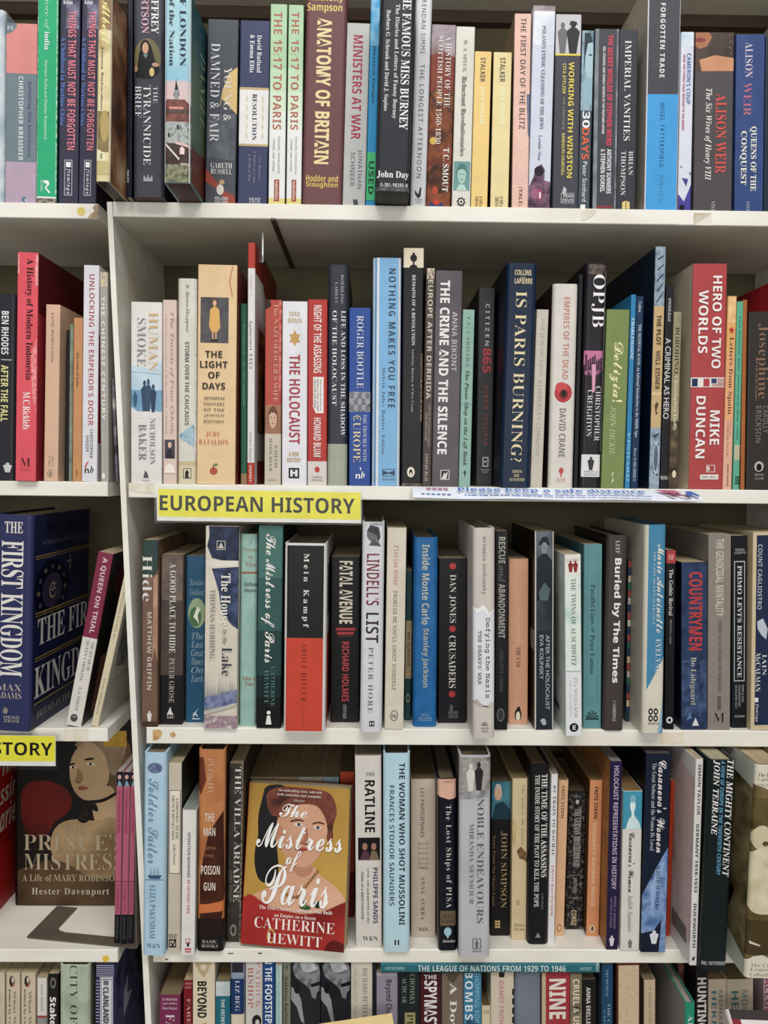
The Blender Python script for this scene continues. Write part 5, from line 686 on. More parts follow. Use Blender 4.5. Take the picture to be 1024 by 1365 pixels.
B('R4', 'h', (1008, 1054, 1020, 993.5, 1036, 1314), 'A:5a4c2c,7a6a44,4a3e24@20', 'hardback at the frame edge in a torn cream jacket with a sepia baby photo',
  [P('d9d2bd', (0, 1020), (1, 1020), (1, 1058), (.6, 1060), (.3, 1052), (0, 1048)), HH(['The Irish', 'Uprising'], 'r', '77705e', .06, .6, 1034, 6.5, 5), H('1916-1922', 'r', '8a8470', .06, .5, 1048, 4), R('A:4a3e24,6a5c3a@40', .0, 1, 1066, 1110), E('cbbf9c', .28, 1120, .3, 17), E('5c4d30', .4, 1128, .1, 3.4), ('P', 'A:c2b491,ddd4b6@40', soft([(-.1, 1146), (.12, 1136), (.34, 1132), (.7, 1136), (1.1, 1148), (1.1, 1222), (.2, 1228), (-.1, 1210)])), E('b5a680', .62, 1158, .14, 6), R('4a3e26', 0, 1, 1234, 1282), P('d2c8b0', (.06, 1262), (.4, 1268), (.4, 1270), (.08, 1266)), P('d9d2bd', (0, 1290), (.2, 1284), (.5, 1282), (.7, 1287), (1, 1284), (1, 1314), (0, 1314)), HH(['The CBS', 'Legacy', 'Collection'], 'r', '8a8470', .14, .86, 1296, 6.5, 5)],
  left='A:4c4228,8f825c,2f2818@16', ls=[P('c3c6b8', (0, 0), (1, 0), (1, .12), (.7, .1), (.5, .14), (.2, .1), (0, .11)), P('c3c6b8', (0, .86), (.3, .88), (.6, .85), (1, .92), (1, 1), (0, 1)), P('cfc8b0', (.2, .4), (.6, .36), (.62, .56), (.3, .6)), P('1f1a10', (.1, .6), (.8, .66), (.7, .8), (.2, .76))], p=-.05, depth=.15)
# ================================================================ lowest shelf (only the tops are in the frame)
BT = 1520
def V(row, x0, x1, yt, col, label, decals=(), kind='p', lean=0.0, **o): B(row, kind, (x0, x1, yt, x0 - lean, x1 - lean, BT), col, label, decals, **o)
for x0, x1, lab in ((-14, 6, 'cream paperback with a swirl emblem cut off by the frame edge, first of three alike'), (8, 26.4, 'cream paperback with a swirl emblem and grey lettering, middle of three alike'), (28, 47, 'cream paperback with a swirl emblem, last of three alike, beside the slim white one')):
    V('L5', x0, x1, 1297, 'c6b69c', lab, [E('2f2b2c', .44, 1308, .2, 7), E('c6b69c', .5, 1306, .1, 4), E('a04a3c', .52, 1312, .08, 2.4), T('What Went Wrong', 'S', '77736c', 1320, 1420, .6, .24), T('Edited by Colin Hughes', 'S', '3a3634', 1318, 1400, .26, .17)])
V('L5', 49.3, 62.2, 1304, 'd2ccc2', 'slim white paperback with a thin red band', [T('PHILIP WALKER', 'n', '8a857e', 1312, 1346, .5, .2), R('9a3c40', 0, 1, 1352, 1355), R('8a8888', 0, 1, 1355, 1520)])
V('L5', 63.7, 78, 1298.6, '201e1f', 'black paperback with bold white lettering beside the broad grey green spine', [E('77736e', .5, 1310, .26, 7), E('201e1f', .5, 1310, .16, 4), T('Stakeknife', 'B', 'e0dcd6', 1328, 1400, .5, .6)])
V('L5', 79, 119, 1276, 'A:9dac96,aab8a2,8c9a84@20', 'broad grey green mottled hardback with large spaced dark capitals', [T('CITY OF CITIES', 'r*1.1', '3c4640', 1286, 1428, .48, .25)], kind='h', side='77786a', p=-.004)
V('L5', 127.5, 152.7, 1285, 'A:2a2c50,34365e@40', 'midnight blue paperback with a white framed title and fine wavy white line ornament',
  [[R('b5b2c0', .04, .96, 1287 + 2.6 * k, 1287.9 + 2.6 * k) for k in range(6)], R('cfccd0', .24, .92, 1302, 1420), box_line('3a3a60', .28, .88, 1304, 1418, .03, 1), R('6a6a70', .42, .7, 1306, 1312), T('CLANLANDS 2', 'b', '33344a', 1314, 1372, .56, .3), [R('a9a6b8', 0, .2, 1306 + 4 * k, 1307.2 + 4 * k) for k in range(20)]], side='A:20223e,4a4c70,2c2e50@26', rs=[E('15161c', .72, .18, .2, .22), P('6f7270', (.7, .12), (.74, .12), (.78, .2), (.72, .3), (.66, .2)), P('a9a8b8', (.2, .26), (.3, .2), (.28, .3), (.4, .34), (.2, .4))], p=.003, depth=.16)
V('R5', 212.3, 240.5, 1327, '752a4e', 'plum paperback with pale stacked lines and capitals, beside the narrow deep red one', [HH(['M. McDonald', 'Lynn Hollen', 'Fiona Watson'], 'n', 'd0b9c4', .16, .84, 1332, 5.6, 3.4), T('FATAL', 'r', 'e0d0d6', 1351, 1400, .52, .4)], pages='8a7656')
V('R5', 244.6, 256.5, 1307, '74191f', 'narrow deep red paperback beside the broad cream spine with heavy black capitals', [HH(['WALSH', 'HOLT'], 'n', 'c9908c', .2, .9, 1311, 5, 3), T('FAREWELL', 'r', 'c99a96', 1330, 1400, .6, .4)], side='5a1418')
V('R5', 257, 286.5, 1278, 'A:cfc1a6,d9ccb2@30', 'broad cream paperback with ornamental head and heavy black capitals', [P('b5a27c', (.1, 1284), (.5, 1278), (.85, 1284), (.7, 1294), (.5, 1302), (.25, 1294)), E('cfc1a6', .48, 1289, .14, 4), T('BEYOND', 'B', '2a2522', 1307, 1354, .42, .42), T('WAR', 'B', 'c99a4a', 1360, 1400, .42, .42)], pages='8a7656')
V('R5', 287.5, 306.7, 1308.5, '1f6478', 'teal paperback with a clouded white top and small white capitals', [R('A:a9b9bc,d0d5d2@40', 0, 1, 1308, 1327), T('THE SECRET', 'b', 'cfd6d6', 1331, 1364, .5, .24)], pages='8a7656')
V('R5', 307.3, 326, 1284, '8a93a6', 'pale hardback with a navy spine panel in torn plastic', [R('cfc4ae', 0, 1, 1348, 1520), R('2c2a36', .1, .9, 1284, 1296)], kind='h', parts={'spine_label': [R('1f3560', .02, .96, 1304, 1349), T('LIZ BEG', 'r', 'c9cdd8', 1306, 1345, .5, .3)]}, pages='77684e', side='b5ac9c')
V('R5', 327.5, 350, 1278, 'c3bfba', 'light grey paperback with faded red capitals and a black emblem', [T('BISHOP', 'r', 'b0685e', 1289, 1341, .3, .34), T('PATRICK', 'r', 'b98a82', 1282, 1341, .76, .3), E('232022', .66, 1358, .28, 8), E('c3bfba', .7, 1360, .12, 4)])
V('R5', 350.3, 367.2, 1276, '1f437c', 'deep blue paperback with bold white capitals running off the frame', [T('IN THE FOOTSTEPS', 'b', 'dfe2e8', 1274, 1366, .46, .56)])
V('R5', 367.5, 376, 1279, 'A:8fb0ae,a5c0bc@40', 'thin pale aqua paperback beside the deep blue paperback', [R('c9d6d2', .8, 1, 1279, 1520)], p=-.004)
V('R5', 376.4, 387.4, 1281, '7d7c6c', 'thin olive grey paperback with black lettering', [T('Dateline Kashmir', 'n', '232220', 1302, 1366, .46, .44), P('5a594c', (.2, 1288), (.7, 1286), (.6, 1294))])
for x0, x1, lab in ((388, 427.3, 'black paperback with a close-up photo of a bowed bearded face, left of its identical twin'), (428, 467.5, 'black paperback with a close-up photo of a bowed bearded face, right of its identical twin')):
    V('R5', x0, x1, 1280, '24262b', lab, [P('A:55585c,8a8c90,3a3c40@50', (.05, 1282), (.6, 1280), (.98, 1284), (.98, 1318), (.86, 1322), (.8, 1330), (.7, 1328), (.66, 1318), (.5, 1312), (.3, 1306), (.1, 1300)), P('A:9a9ca0,c0c2c4@80', (.3, 1284), (.75, 1282), (.9, 1292), (.6, 1296), (.4, 1294)), P('1a1b1f', (.66, 1311), (.98, 1307), (.98, 1312), (.7, 1315)), P('77797d', (.68, 1316), (.9, 1316), (.84, 1330), (.72, 1328)), P('8f9094', (.0, 1314), (.2, 1318), (.34, 1330), (.46, 1362), (.34, 1358), (.2, 1340), (.0, 1330)), E('15161a', .2, 1316, .1, 7), R('A:1c1d22,2e3036@60', .0, 1, 1364, 1520)], rough=.3)
V('R5', 468, 496.4, 1278, 'cbc4b4', 'ivory paperback with grey serif capitals beside the second face paperback', [T('RICHARD BUTLER', 'r', '77746c', 1290, 1355, .66, .22), R('b5ad9c', .1, .13, 1278, 1520), T('THE GREATEST THREAT', 's', 'a89a88', 1290, 1360, .22, .1)])
V('R5', 497, 501.5, 1284, '25262c', 'very thin black booklet next to the lilac grey paperback', [])
V('R5', 502, 530.8, 1297, 'A:8a8394,97909f@30', 'lilac grey paperback with narrow black lettering under the teal flat hardback', [T('Beyond Chutzpah', 'n', '26242c', 1306, 1372, .54, .36), R('a9a2b0', 0, 1, 1297, 1301), R('6a6474', .94, 1, 1297, 1520)])
V('R5', 531.4, 559.3, 1297.5, '23282a', 'black green paperback with sage small capitals under the teal flat hardback', [T('CHOMSKY', 'r', '8a9080', 1299, 1338, .66, .24), T('ACHCAR', 'r', '8a9080', 1303, 1336, .28, .2), R('9a9260', .3, .8, 1348, 1520), T('PERILOUS', 'r', '3a3a24', 1350, 1420, .55, .3)])
V('R5', 559.8, 588.4, 1297.5, '431b24', 'dark maroon paperback with tall white capitals under the teal flat hardback', [H('THE', 'b', 'd9d2d0', .2, .78, 1302.5, 5.5), T('SPYMASTERS', 'B', 'd9d2d0', 1307, 1392, .5, .6)], side='2a1216')
V('R5', 589, 617.6, 1297.5, 'A:6a5e50,7a6e5e@26', 'taupe paperback with large white oldstyle lettering under the teal flat hardback', [P('55493c', (.2, 1298), (.8, 1298), (.7, 1306), (.5, 1310), (.3, 1306)), T('A Downing', 'S', 'e0d9cc', 1310, 1420, .5, .4)])
V('R5', 618, 642, 1297.5, '3c7899', 'steel blue paperback with wide white capitals under the teal flat hardback', [T('BOMBS', 'n*1.2', 'dfe6ea', 1296, 1357, .3, .42), T('SHOPPING FOR', 'n', '77b0cc', 1296, 1362, .74, .26), E('23485e', .3, 1362, .16, 5), E('23485e', .66, 1362, .16, 5)])
V('R5', 642.5, 654, 1341, 'cbbd9c', 'small cream paperback sunk low between the steel blue and ivory spines', [H('ICH', 'n', '6a6250', .2, .8, 1349, 4)], pages='6a5636')
V('R5', 654.5, 685.2, 1296.5, 'c8bba6', 'ivory paperback with faded pink capitals and ragged black edge marks', [T('GAMES FROM', 'n', 'c0828a', 1307, 1364, .46, .2), P('1d1b1c', (.34, 1296), (.6, 1296), (.58, 1303), (.36, 1303)), [R('1d1b1c', .92, 1, 1318 + 12 * k, 1326 + 12 * k) for k in range(5)]])
V('R5', 686, 721.7, 1296.5, 'A:666e7c,747c8a@20', 'plain blue grey cloth hardback under the teal flat hardback', [], kind='h')
V('R5', 722.5, 759.8, 1297, '9c3038', 'red paperback with big white condensed capitals edged in tan', [R('b9a888', 0, .14, 1297, 1520), T('NINE LIVES', 'B', 'dcd2c8', 1305, 1420, .56, .6)])
V('R5', 760.3, 776.3, 1298, 'A:8a7d64,6a5f4a@50', 'khaki paperback with rough cream capitals', [T('CRUEL & US', 'B', 'cfc6b0', 1305, 1366, .5, .54), E('3a3226', .5, 1345, .3, 5)])
V('R5', 776.8, 795, 1306.5, '1b1a1c', 'black paperback with narrow white capitals beside the khaki paperback', [T('ANNA ERELLE', 'b', 'cfcbc5', 1316, 1363, .42, .3)], pages='77684e')
V('R5', 802.5, 817.5, 1286, '1f4664', 'tall dark blue paperback with pale thin capitals at the end of the teal flat hardback', [T('TRUDENEVE', 'r', '8fa9bc', 1293, 1327, .46, .2), T('THE CASE AGAINST', 'r', '9ab0c2', 1336, 1420, .62, .24), T('COUNTER', 'n', '7a96aa', 1344, 1400, .24, .12)], side='4a5a6a')
V('R5', 822.5, 854, 1284, 'c5ab8c', 'thick book shelved back to front, its cream page edges facing out between brown boards', [R('A:cdb698,c0a888@260', .09, .9, 1286, 1520), R('5a2f26', 0, .07, 1284, 1520), R('4a2a24', .93, 1, 1284, 1520), R('5a2f26', 0, 1, 1283, 1287)], side='4a2a24')
V('R5', 859, 874, 1306.7, 'bfa88c', 'pale tan paperback with thin grey italic lettering beside the back to front book', [T('A History of the Crusade', 'i', '77654e', 1314, 1390, .5, .36)], pages='7d6c50', side='6a5844')
V('R5', 914, 927, 1337.5, '238a6c', 'green spined hardback standing forward, its plain grey cover side showing', [T('AFGHAN', 'r', 'cfe0d8', 1350, 1400, .5, .5)], kind='h', left='8f8b86', side='7a7672', p=-.03, depth=.155, pages='b0a898')
V('R5', 904.5, 913, 1287, 'A:3a2424,7a4a44,241c1c@40', 'dark paperback with a blurred reddish face behind the green spined hardback', [], p=.03)
V('R5', 927.7, 944, 1285, '242226', 'black paperback with wide white condensed capitals below the tall black overhanging hardback', [T('HUNTING', 'B', 'dcd7d0', 1303, 1370, .5, .72)])
for x0, x1, lab in ((944.6, 969, 'beige paperback with teal and grey capitals beside the black one with wide white capitals'), (969.6, 1004.5, 'beige paperback with teal and grey capitals under the torn jacket of the overhanging hardback')):
    V('R5', x0, x1, 1306, 'b9ab94', lab, [T('MOHAMMED', 'b', '77827e', 1320, 1400, .66, .22), T('HEKMAT', 'b', '3f7078', 1321, 1400, .3, .26)], pages='7a6648')
V('R5', 1018.5, 1040, 1290, 'b9a4ac', 'pinkish grey paperback with dark red capitals at the lower frame corner', [T('FALLUDE', 'b', '8a3048', 1296, 1360, .2, .26)])
# ================================================================ books that do not simply stand spine out
def px_unit(it): return it
SPECIAL_BOOKS = []
def cover_book(kind, label, row, bl, br, h, thick, lean, col, cover, **o):
    """a book showing its front cover: bl, br = the cover's lower corners on the shelf (pixels)."""
    z = SHELF[row][0] + o.pop('on', 0.0)
    a, c = at_z(bl[0], bl[1], z), at_z(br[0], br[1], z)
    if 'Yflat' in o: y = o.pop('Yflat'); a = at_y(bl[0], bl[1], y); c = at_y(br[0], br[1], y); a.z = c.z = z
    dx, dy = c.x - a.x, c.y - a.y; d = math.hypot(dx, dy); yaw = math.atan2(dy, dx) - math.pi / 2
    n = Vector((-dy, dx, 0)) / d                    # into the shelf
    S = dict(w=thick, h=h, d=d, kind=kind, col=col, rs=cover, y0=0.0, y1=1.0, decals=[])
    S.update(o)
    base = a + n * (thick / 2) * math.cos(lean)
    loc = Vector((base.x, base.y, z + thick / 2 * math.sin(abs(lean)) + .0003))
    SPECIAL_BOOKS.append((kind, label, loc, (0, -lean, yaw), GROUPS[row], S))
def q(x, y, X0=62, Y0=215, W=648, Hh=1014, sk=.075):  # pixels of the cover close-up -> cover coordinates
    u = (x - X0 + (y - Y0) * .02) / W
    return (u, (y - Y0 - sk * (x - X0)) / Hh)
def PQ(col, *pts): return ('P', col, soft([q(*p) for p in pts]))
def EQ(col, x, y, rx, ry): u, v = q(x, y); return E(col, u, v, rx / 648, ry / 1014, 24)
def HQ(s, st, col, x0, x1, y, h): u0, v0 = q(x0, y); u1, _ = q(x1, y); return H(s, st, col, u0, u1, q((x0 + x1) / 2, y)[1], h / 1014)
# the facing portrait paperback on the fourth shelf
SK, SK2 = 'A:c48f70,d9a888@14', 'b87f62'
cov = [R('A:a87f2e,c39a44@8', 0, 1, 0, 1),
    PQ('1b1a1e', (165, 228), (330, 235), (250, 420), (240, 560), (270, 760), (255, 850), (150, 860), (110, 760), (108, 640), (130, 560), (120, 430), (150, 300)),
    PQ('A:5c2c20,7d4030,40201a@30', (160, 235), (540, 262), (610, 320), (632, 420), (600, 500), (610, 590), (565, 610), (560, 450), (500, 390), (400, 370), (300, 390), (250, 440), (190, 420)),
    EQ(SK, 405, 525, 165, 195), PQ(SK, (245, 480), (280, 640), (330, 740), (430, 760), (520, 700), (570, 560), (570, 480)), EQ(SK2, 265, 560, 26, 70),
    PQ('A:7a4030,5c2c20@40', (240, 470), (300, 390), (400, 352), (520, 370), (575, 470), (600, 420), (540, 320), (400, 290), (250, 350)),
    PQ(SK, (300, 690), (280, 850), (95, 930), (60, 960), (140, 1010), (420, 1060), (660, 1000), (702, 970), (640, 880), (520, 800), (490, 740)),
    PQ(SK2, (330, 730), (420, 765), (490, 735), (480, 800), (400, 830)),
    PQ('5a3426', (330, 462), (380, 450), (420, 462), (420, 472), (380, 462), (332, 474)), PQ('5a3426', (470, 480), (510, 466), (552, 480), (552, 490), (510, 478), (472, 490)),
    EQ('d5cdc4', 385, 488, 28, 11), EQ('d5cdc4', 508, 508, 26, 11), EQ('3c4a52', 388, 487, 11, 10), EQ('3c4a52', 510, 507, 11, 10),
    PQ('a9694e', (440, 480), (452, 590), (470, 612), (410, 615), (392, 600), (425, 580)), PQ('6a3428', (395, 602), (440, 612), (462, 604), (440, 620)),
    PQ('a8483e', (360, 634), (400, 626), (425, 632), (452, 640), (425, 660), (390, 655)), R('7a2e2a', *[q(366, 640)[0], q(448, 640)[0], q(400, 641)[1], q(400, 645)[1]]),
    [EQ('8a6428', 300 + 22 * k, 910 + 34 * math.sin(k * .5), 11, 11) for k in range(7)], [EQ('8a6428', 430 + 14 * k, 890 - 18 * k, 9, 10) for k in range(7)],
    PQ('A:8f1f1c,a82c26,7a1a18@8', (-20, 960), (40, 950), (95, 915), (180, 985), (300, 1018), (430, 1052), (560, 1032), (690, 965), (780, 960), (800, 1420), (-60, 1420)),
    PQ('5c1212', (560, 1250), (620, 1190), (700, 1230), (760, 1300), (700, 1400), (580, 1330)),
    PQ('2f5a34', (405, 970), (430, 955), (450, 990), (480, 1000), (470, 1020), (405, 1010)), EQ('1f3a26', 520, 985, 24, 22), EQ('6a8a4a', 440, 990, 10, 10),
    EQ('c29a50', 232, 1180, 26, 46), EQ('8f1f1c', 232, 1180, 17, 34),
    HQ('An enthralling story, told with', 'S', 'd9c9bc', 250, 532, 276, 20), HQ('both conviction and sympathy', 'S', 'd9c9bc', 246, 528, 303, 20), HQ('Observer', 'i', 'd9c9bc', 352, 424, 334, 16),
    HQ('The', 'c', 'f0ece8', 262, 440, 398, 84), HQ('Mistress', 'c', 'f0ece8', 120, 668, 565, 160), HQ('of', 'c', 'f0ece8', 312, 408, 715, 135), HQ('Paris', 'c', 'f0ece8', 165, 592, 870, 250),
    HQ('The 19th-Century Courtesan Who Built', 'S', 'e6d6cc', 152, 614, 1020, 30), HQ('an Empire on a Secret', 'S', 'e6d6cc', 250, 512, 1062, 28),
    HQ('CATHERINE', 'r', 'eedfd6', 126, 630, 1112, 68), HQ('HEWITT', 'r', 'eedfd6', 208, 552, 1202, 62)]
_a = at_z(320, 1261.5, SHELF['R4'][0]); _t = at_y(326, 1046, _a.y + .04); _h = math.hypot(_t.z - _a.z, .04)
cover_book('paperback_book', 'paperback facing out, red haired woman in a red dress under white brush script', 'R4', (320, 1261.5), (458.5, 1274.5), _h, .022, .19, 'a8302a', cov, left='a8302a', pages='d0bf98', rough=.3)
# the portrait standing at the back of the fourth shelf, beyond the upright
def z7(x, y): return ((x - 80) / 705.0, (y + 62) / 1068.0)
def PZ(col, *pts): return ('P', col, soft([z7(*p) for p in pts]))
def EZ(col, x, y, rx, ry): u, v = z7(x, y); return E(col, u, v, rx / 705, ry / 1068, 24)
def HZ(s, st, col, x0, x1, y, h): return H(s, st, col, z7(x0, 0)[0], z7(x1, 0)[0], z7(0, y)[1], h / 1068)
FL = 'A:b5956c,cdb088@10'
cov2 = [R('A:1c1814,2a211b@10', 0, 1, 0, 1), PZ('A:6a2018,4a1812,7a2a20@12', (100, 290), (300, 280), (420, 360), (400, 470), (300, 520), (260, 620), (150, 620), (100, 520)),
    PZ('A:5a4630,77603f@14', (560, -40), (720, 0), (790, 120), (780, 560), (660, 700), (640, 260)), PZ('A:a08a70,8a7458,c0aa8a@20', (400, 60), (470, -30), (640, -50), (750, 40), (730, 160), (680, 260), (640, 240), (600, 120), (480, 110)),
    PZ('15130f', (100, 60), (250, -30), (480, -55), (520, 10), (400, 90), (330, 240), (240, 290), (120, 220)),
    EZ(FL, 515, 230, 118, 168), PZ(FL, (400, 180), (420, 300), (470, 390), (560, 400), (640, 300), (640, 180)), PZ(FL, (560, 330), (660, 300), (690, 400), (720, 520), (560, 560), (530, 420)),
    PZ('A:9c8058,b5976c,7d6444@10', (310, 540), (420, 500), (560, 520), (680, 480), (785, 560), (785, 820), (560, 900), (330, 800), (270, 660)),
    PZ('A:3a2c20,5c4630@16', (20, 820), (120, 790), (330, 720), (560, 880), (785, 780), (900, 900), (900, 1100), (20, 1100)),
    PZ('2a211c', (388, 188), (425, 178), (440, 184), (400, 198)), PZ('2a211c', (480, 160), (530, 146), (560, 156), (500, 168)), EZ('ded2bc', 418, 205, 20, 8), EZ('ded2bc', 526, 186, 26, 9), EZ('3a3026', 420, 205, 8, 8), EZ('3a3026', 526, 186, 9, 8),
    PZ('93744e', (446, 196), (440, 270), (425, 288), (450, 300), (490, 274)), PZ('5a3e2c', (428, 284), (450, 296), (480, 274), (455, 304)), PZ('9c4a3a', (440, 330), (465, 312), (500, 318), (520, 326), (480, 340)),
    PZ('1a1613', (500, 396), (600, 392), (690, 340), (695, 358), (600, 412), (510, 410)), PZ('A:1a1613,332a22@60', (500, 400), (560, 405), (580, 470), (520, 440), (520, 520), (470, 530), (440, 500), (480, 460)),
    HZ('THE', 'r', 'a99a7e', 358, 484, 558, 50), HZ("PRINCE'S", 'r', 'b0a184', 118, 735, 638, 96), HZ('MISTRESS', 'r', 'b0a184', 120, 728, 752, 96), HZ('A Life of MARY ROBINSON', 'S', 'a59678', 108, 712, 845, 40), HZ('Hester Davenport', 'S*1.2', 'b5aa98', 168, 642, 928, 48)]
_b0 = at_z(18.5, 1207.5, SHELF['L4'][0]); _b1 = at_y(18.5, 964, _b0.y)
cover_book('hardback_book', 'dark hardback facing out at the shelf back, pale woman with a black neck ribbon', 'L4', (18.5, 1207.5), (177, 1207.5), _b1.z - _b0.z, .03, 0.03, '1c1814', cov2, Yflat=_b0.y, parts_rs={'price_sticker': [R('A:b58a24,c9a030@60', .76, .95, .05, .135)]}, rough=.3)
# two books leaning far back on the ledge of the lowest shelf, only their heads in the frame
def ledge_book(kind, label, tl, tr, ytop, lean, thick, d, col, cover, dyaw, **o):
    """tl, tr: pixels of the upper corners of the cover, ytop: their distance from the shelf fronts at the first corner"""
    z = SHELF['R5'][0]; a = at_y(tl[0], tl[1], ytop); c = at_y(tr[0], tr[1], ytop + dyaw)
    yaw = math.atan2(c.y - a.y, c.x - a.x) - math.pi / 2; n = Vector((math.cos(yaw + math.pi), math.sin(yaw + math.pi), 0))
    n = Vector((-(c.y - a.y), c.x - a.x, 0)).normalized(); roll = math.atan2(c.z - a.z, math.hypot(c.x - a.x, c.y - a.y))
    h = (min(a.z, c.z) - z) / math.cos(lean)
    base = a - n * (h * math.sin(lean)) + n * (thick / 2) * math.cos(lean)
    S = dict(w=thick, h=h, d=d, kind=kind, col=col, rs=cover, y0=0.0, y1=1.0, decals=[]); S.update(o)
    SPECIAL_BOOKS.append((kind, label, Vector((base.x, base.y, z + thick / 2 * math.sin(lean) + .0003)), (0, -lean, yaw), GROUPS['R5'], S))
ledge_book('paperback_book', 'buff yellow covered paperback leaning back below the ivory spine, only its head showing', (424, 1384), (514, 1370), -.035, .95, .02, .085, 'd9bd7c', [R('A:d2b673,dcc488@20', 0, 1, 0, 1)], .016, pages='8a7a58')
ledge_book('hardback_book', 'red spined hardback with a plain pinkish white cover leaning back at the lower frame corner', (967, 1352), (1050, 1364), -.035, 1.0, .016, .1, 'd9cdca', [R('8a2430', 0, .1, 0, 1), R('e3d7d4', .1, 1, 0.01, 1), R('3a3232', 0, 1, 0, .03)], -.004, side='8a2430', pages='4a4240')
# teal hardback lying flat on the lowest row
_l = at_y(507.5, 1297.3, -.002); _r = at_y(799, 1297.3, -.002); _tp = at_y(650, 1284.6, -.002)
_th = _tp.z - at_y(650, 1297.3, -.002).z; _L = _r.x - _l.x
FLAT = dict(w=_th, h=_L, d=.16, kind='hardback_book', col='2a6a76', y0=0.0, y1=1.0, side='235660',
    decals=[T('OSTROWER', 'b', '8fb5ba', .02, .11, .5, .34), T('THE LEAGUE OF NATIONS FROM 1929 TO 1946', 'n', 'd5dfdc', .17, .845, .5, .62), T('AVERY', 'b', '8fb5ba', .91, .965, .5, .34), R('A:2a6a76,a9c2c0@200', .0, 1, .985, 1)])
want('', 's')
# ================================================================ build every book
make_texts_needed = True
settle()
SIGN_TEXT = [('EUROPEAN HISTORY', 'b'), ('HISTORY', 'b'), ('Please keep a safe distance', 'b')]
for s, st in SIGN_TEXT: want(s, st)
make_texts()
for S in BOOKS: place(S)
for kind, label, loc, rot, grp, S in SPECIAL_BOOKS:
    root = thing(kind, label, 'book', loc, rot, grp); c = build_book(root, S)
    for nm, its in S.get('parts_rs', {}).items():
        sb = bmesh.new(); s2, m2 = slots()
        draw(sb, its, 0.0, 1.0, lambda u, v, l: (S['w'] / 2 + l, u * S['d'], S['h'] * (1 - v)), [], s2, 40)
        obj(nm, sb, m2, c)
zc = (_tp.z + at_y(650, 1297.3, -.002).z) / 2
root = thing('hardback_book', 'teal hardback lying flat on the lowest row, long pale capitals along its spine', 'book', (_r.x, -.002, zc), (0, -math.pi / 2, 0), GROUPS['R5'])
build_book(root, FLAT)
# ================================================================ signs, notice, bookend
def quad_put(c, Y, lift_dir=-1):
    tl, tr, br, bl = [at_y(x, y, Y) for x, y in c]
    def put(u, v, l):
        p = tl.lerp(tr, u).lerp(bl.lerp(br, u), v); return (p.x, p.y - l, p.z)
    return put
def sheet(bm, c, Y, t, mi=0):
    f = [bm.verts.new(at_y(x, y, Y)) for x, y in c]; k = [bm.verts.new((v.co.x, v.co.y + t, v.co.z)) for v in f]
    bm.faces.new(f).material_index = mi; bm.faces.new(k[::-1]).material_index = mi
    for i in range(len(c)): bm.faces.new((f[i - 1], k[i - 1], k[i], f[i])).material_index = mi
def sign(label, card, yel, text, t0, sleeve, Y):
    p0 = at_y(card[0][0], card[0][1], Y)
    root = thing('shelf_sign', label, 'sign', (p0.x, Y, p0.z), (0, 0, 0), 'yellow shelf signs')
    M = Matrix.Translation(-Vector((p0.x, Y, p0.z)))
    b = bmesh.new(); slot, mats = slots(); slot('e6e4df'); sheet(b, card, Y, .0006)
    draw(b, [R('e8e01e', 0, 1, 0, 1)], 0, 1, quad_put(yel, Y), [], slot)
    draw(b, [H(text[0], text[1], '201c1c', 0, 1, .5, 1.0)], 0, 1, quad_put(t0, Y), [], slot, 3)
    b.transform(M); obj('card', b, mats, root)
    b = bmesh.new(); sheet(b, sleeve, Y - .0012, .0004); sheet(b, sleeve, Y + .0012, .0004); b.transform(M)
    o = obj('plastic_sleeve', b, [PLASTIC], root); o['label'] = 'clear plastic sleeve'
sign('yellow EUROPEAN HISTORY card in a clear sleeve on the front of the second shelf', [(208.5, 648.5), (481, 653.5), (481.5, 697.5), (209.5, 694)], [(210.8, 651.5), (480.8, 656.5), (481, 693), (210.8, 688.5)], SIGN_TEXT[0], [(213, 659.8), (473, 664.6), (473, 685.2), (213, 680.4)], [(205.5, 648), (483, 653), (484, 700.2), (206, 696.6)], -.006)
sign('yellow card ending in STORY, in a clear sleeve under the large indigo hardback', [(-140, 978.5), (74, 981), (74, 1021.2), (-140, 1019.5)], [(-140, 979), (73.5, 981.3), (73.5, 1015), (-140, 1013.5)], SIGN_TEXT[1], [(-38, 988.5), (70, 990), (70, 1007.5), (-38, 1006)], [(-143, 978), (77, 980.6), (77, 1026.5), (-143, 1024)], -.015)
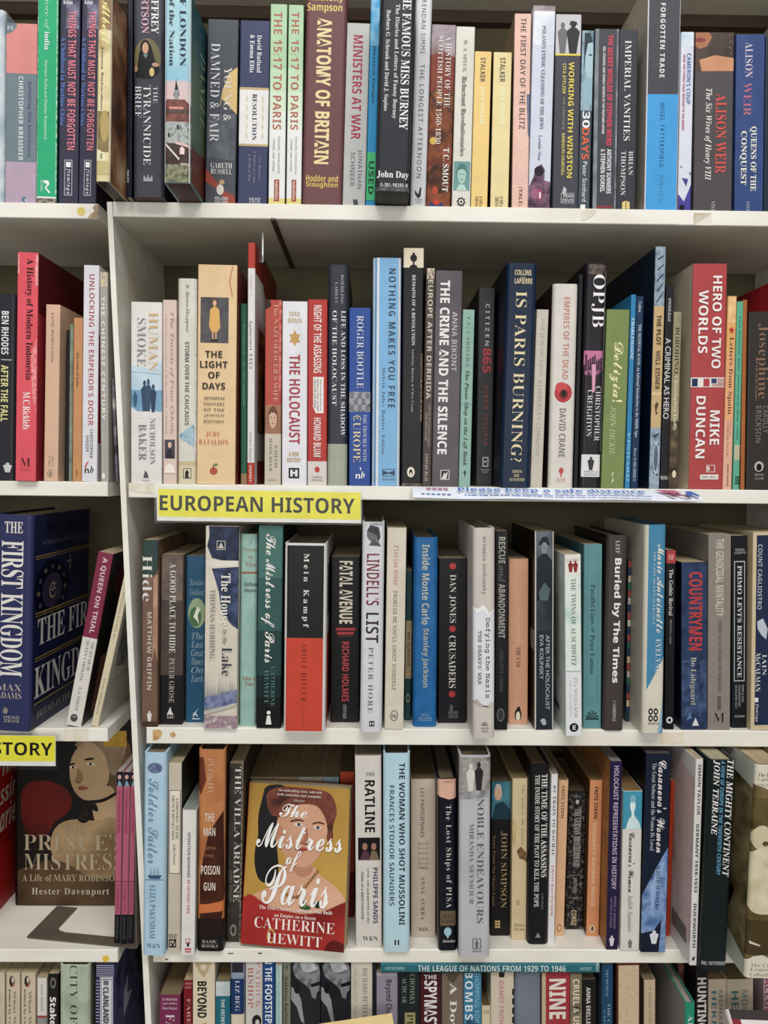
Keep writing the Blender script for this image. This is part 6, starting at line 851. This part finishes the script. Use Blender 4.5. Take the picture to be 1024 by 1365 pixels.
# printed paper strip drooping over the second shelf's edge
b = bmesh.new(); slot, mats = slots(); slot('dfe3ee'); N = 24
def strip(u, v):
    top = (549.5 + u * 373, 648.6 + u * 6.2); bot = (550.5 + u * 390, 663.2 + u * 4.2 + 1.2 * math.sin(u * 9) ** 2)
    px, py = top[0] + (bot[0] - top[0]) * v, top[1] + (bot[1] - top[1]) * v
    return at_y(px, py, -.0018 - .017 * v ** .8)
rows = [[b.verts.new(strip(i / N, j / 4)) for i in range(N + 1)] for j in range(5)]
back = [[b.verts.new((v.co.x, v.co.y + .0003, v.co.z - .0002)) for v in r] for r in rows]
for j in range(4):
    for i in range(N):
        b.faces.new((rows[j][i], rows[j + 1][i], rows[j + 1][i + 1], rows[j][i + 1])); b.faces.new((back[j][i], back[j][i + 1], back[j + 1][i + 1], back[j + 1][i]))
ink = [H('Please keep a safe distance', 'b', '4a78c0', .16, .815, .26, .44), [R('6a7fae', .03 + .018 * k, .042 + .018 * k, .58, .72) for k in range(6)], [R('b08a9a', .05 + .02 * k, .066 + .02 * k, .05 + .0 * k, .3) for k in range(4)], [R('8aa0c8', .18 + .0125 * k, .18 + .0125 * k + (.007 + .003 * (k % 3)), .6, .7) for k in range(52)],
       P('c4688a', (.86, 0), (.93, 0), (.945, .3), (.92, .36), (.9, .2), (.885, .26)), P('7a3a4a', (.9, .26), (.915, .6), (.9, .66), (.885, .26)), P('7a3a4a', (.925, .3), (.955, .62), (.945, .7), (.915, .36)), P('4a68b0', (.962, .12), (.985, .1), (.995, .5), (.985, .7), (.975, .4), (.962, .66), (.952, .6))]
draw(b, ink, 0, 1, lambda u, v, l: tuple(strip(u, v) + Vector((0, -l * 2, l * .4))), [k / N for k in range(1, N)], slot)
o = obj('paper_notice', b, mats); o['label'] = 'white printed paper notice in blue lettering drooping over the second shelf front'; o['category'] = 'notice'
# brown metal bookend on the fourth shelf beyond the upright
z = SHELF['L4'][0]
fl, fr = at_z(35, 1251, z), at_z(180, 1265, z); bl = at_z(68, 1210, z)
ix = (fr - fl); ix.z = 0; Lx = ix.length; ix.normalize(); iy = Vector((-ix.y, ix.x, 0)); Ly = .066
root = thing('bookend', 'brown enamelled metal bookend with a cut-out foot plate under the pink booklets', 'bookend', (fl.x, fl.y, z))
def bp(a, c, zz=0.0): v = ix * (a * Lx) + iy * (c * Ly); return (v.x, v.y, zz)
b = bmesh.new(); TH = .0016
outer = [(0.0, .03), (.015, 0), (.985, 0), (1, .0), (1, 1), (.0, 1)]
hole = [(.2, .34), (.24, .27), (.3, .24), (.86, .24), (.86, 1), (.2, 1)]
strips = [[(0, .02), (.015, 0), (1, 0), (1, .24), (.3, .24), (.24, .27), (.2, .34), (0, .34)], [(0, .34), (.2, .34), (.2, 1), (0, 1)], [(.86, .24), (1, .24), (1, 1), (.86, 1)]]
for s in strips:
    t_ = [b.verts.new(bp(x, y, TH)) for x, y in s]; u_ = [b.verts.new(bp(x, y, .0001)) for x, y in s]
    b.faces.new(t_); b.faces.new(u_[::-1])
    for i in range(len(s)): b.faces.new((t_[i - 1], u_[i - 1], u_[i], t_[i]))
bmesh.ops.recalc_face_normals(b, faces=b.faces[:]); obj('foot_plate', b, [METAL], root)
b = bmesh.new(); hh = .155
prof_ = [(.02, 0), (.02, hh - .02), (.06, hh - .006), (.16, hh), (.84, hh), (.94, hh - .006), (.98, hh - .02), (.98, 0)]
A = [b.verts.new(bp(1, y, zz + .0001)) for y, zz in prof_]; Bv = [b.verts.new(bp(1 + .0016 / Lx, y, zz + .0001)) for y, zz in prof_]
b.faces.new(A); b.faces.new(Bv[::-1])
for i in range(len(A)): b.faces.new((A[i - 1], Bv[i - 1], Bv[i], A[i]))
bmesh.ops.recalc_face_normals(b, faces=b.faces[:]); obj('upright_plate', b, [METAL], root)
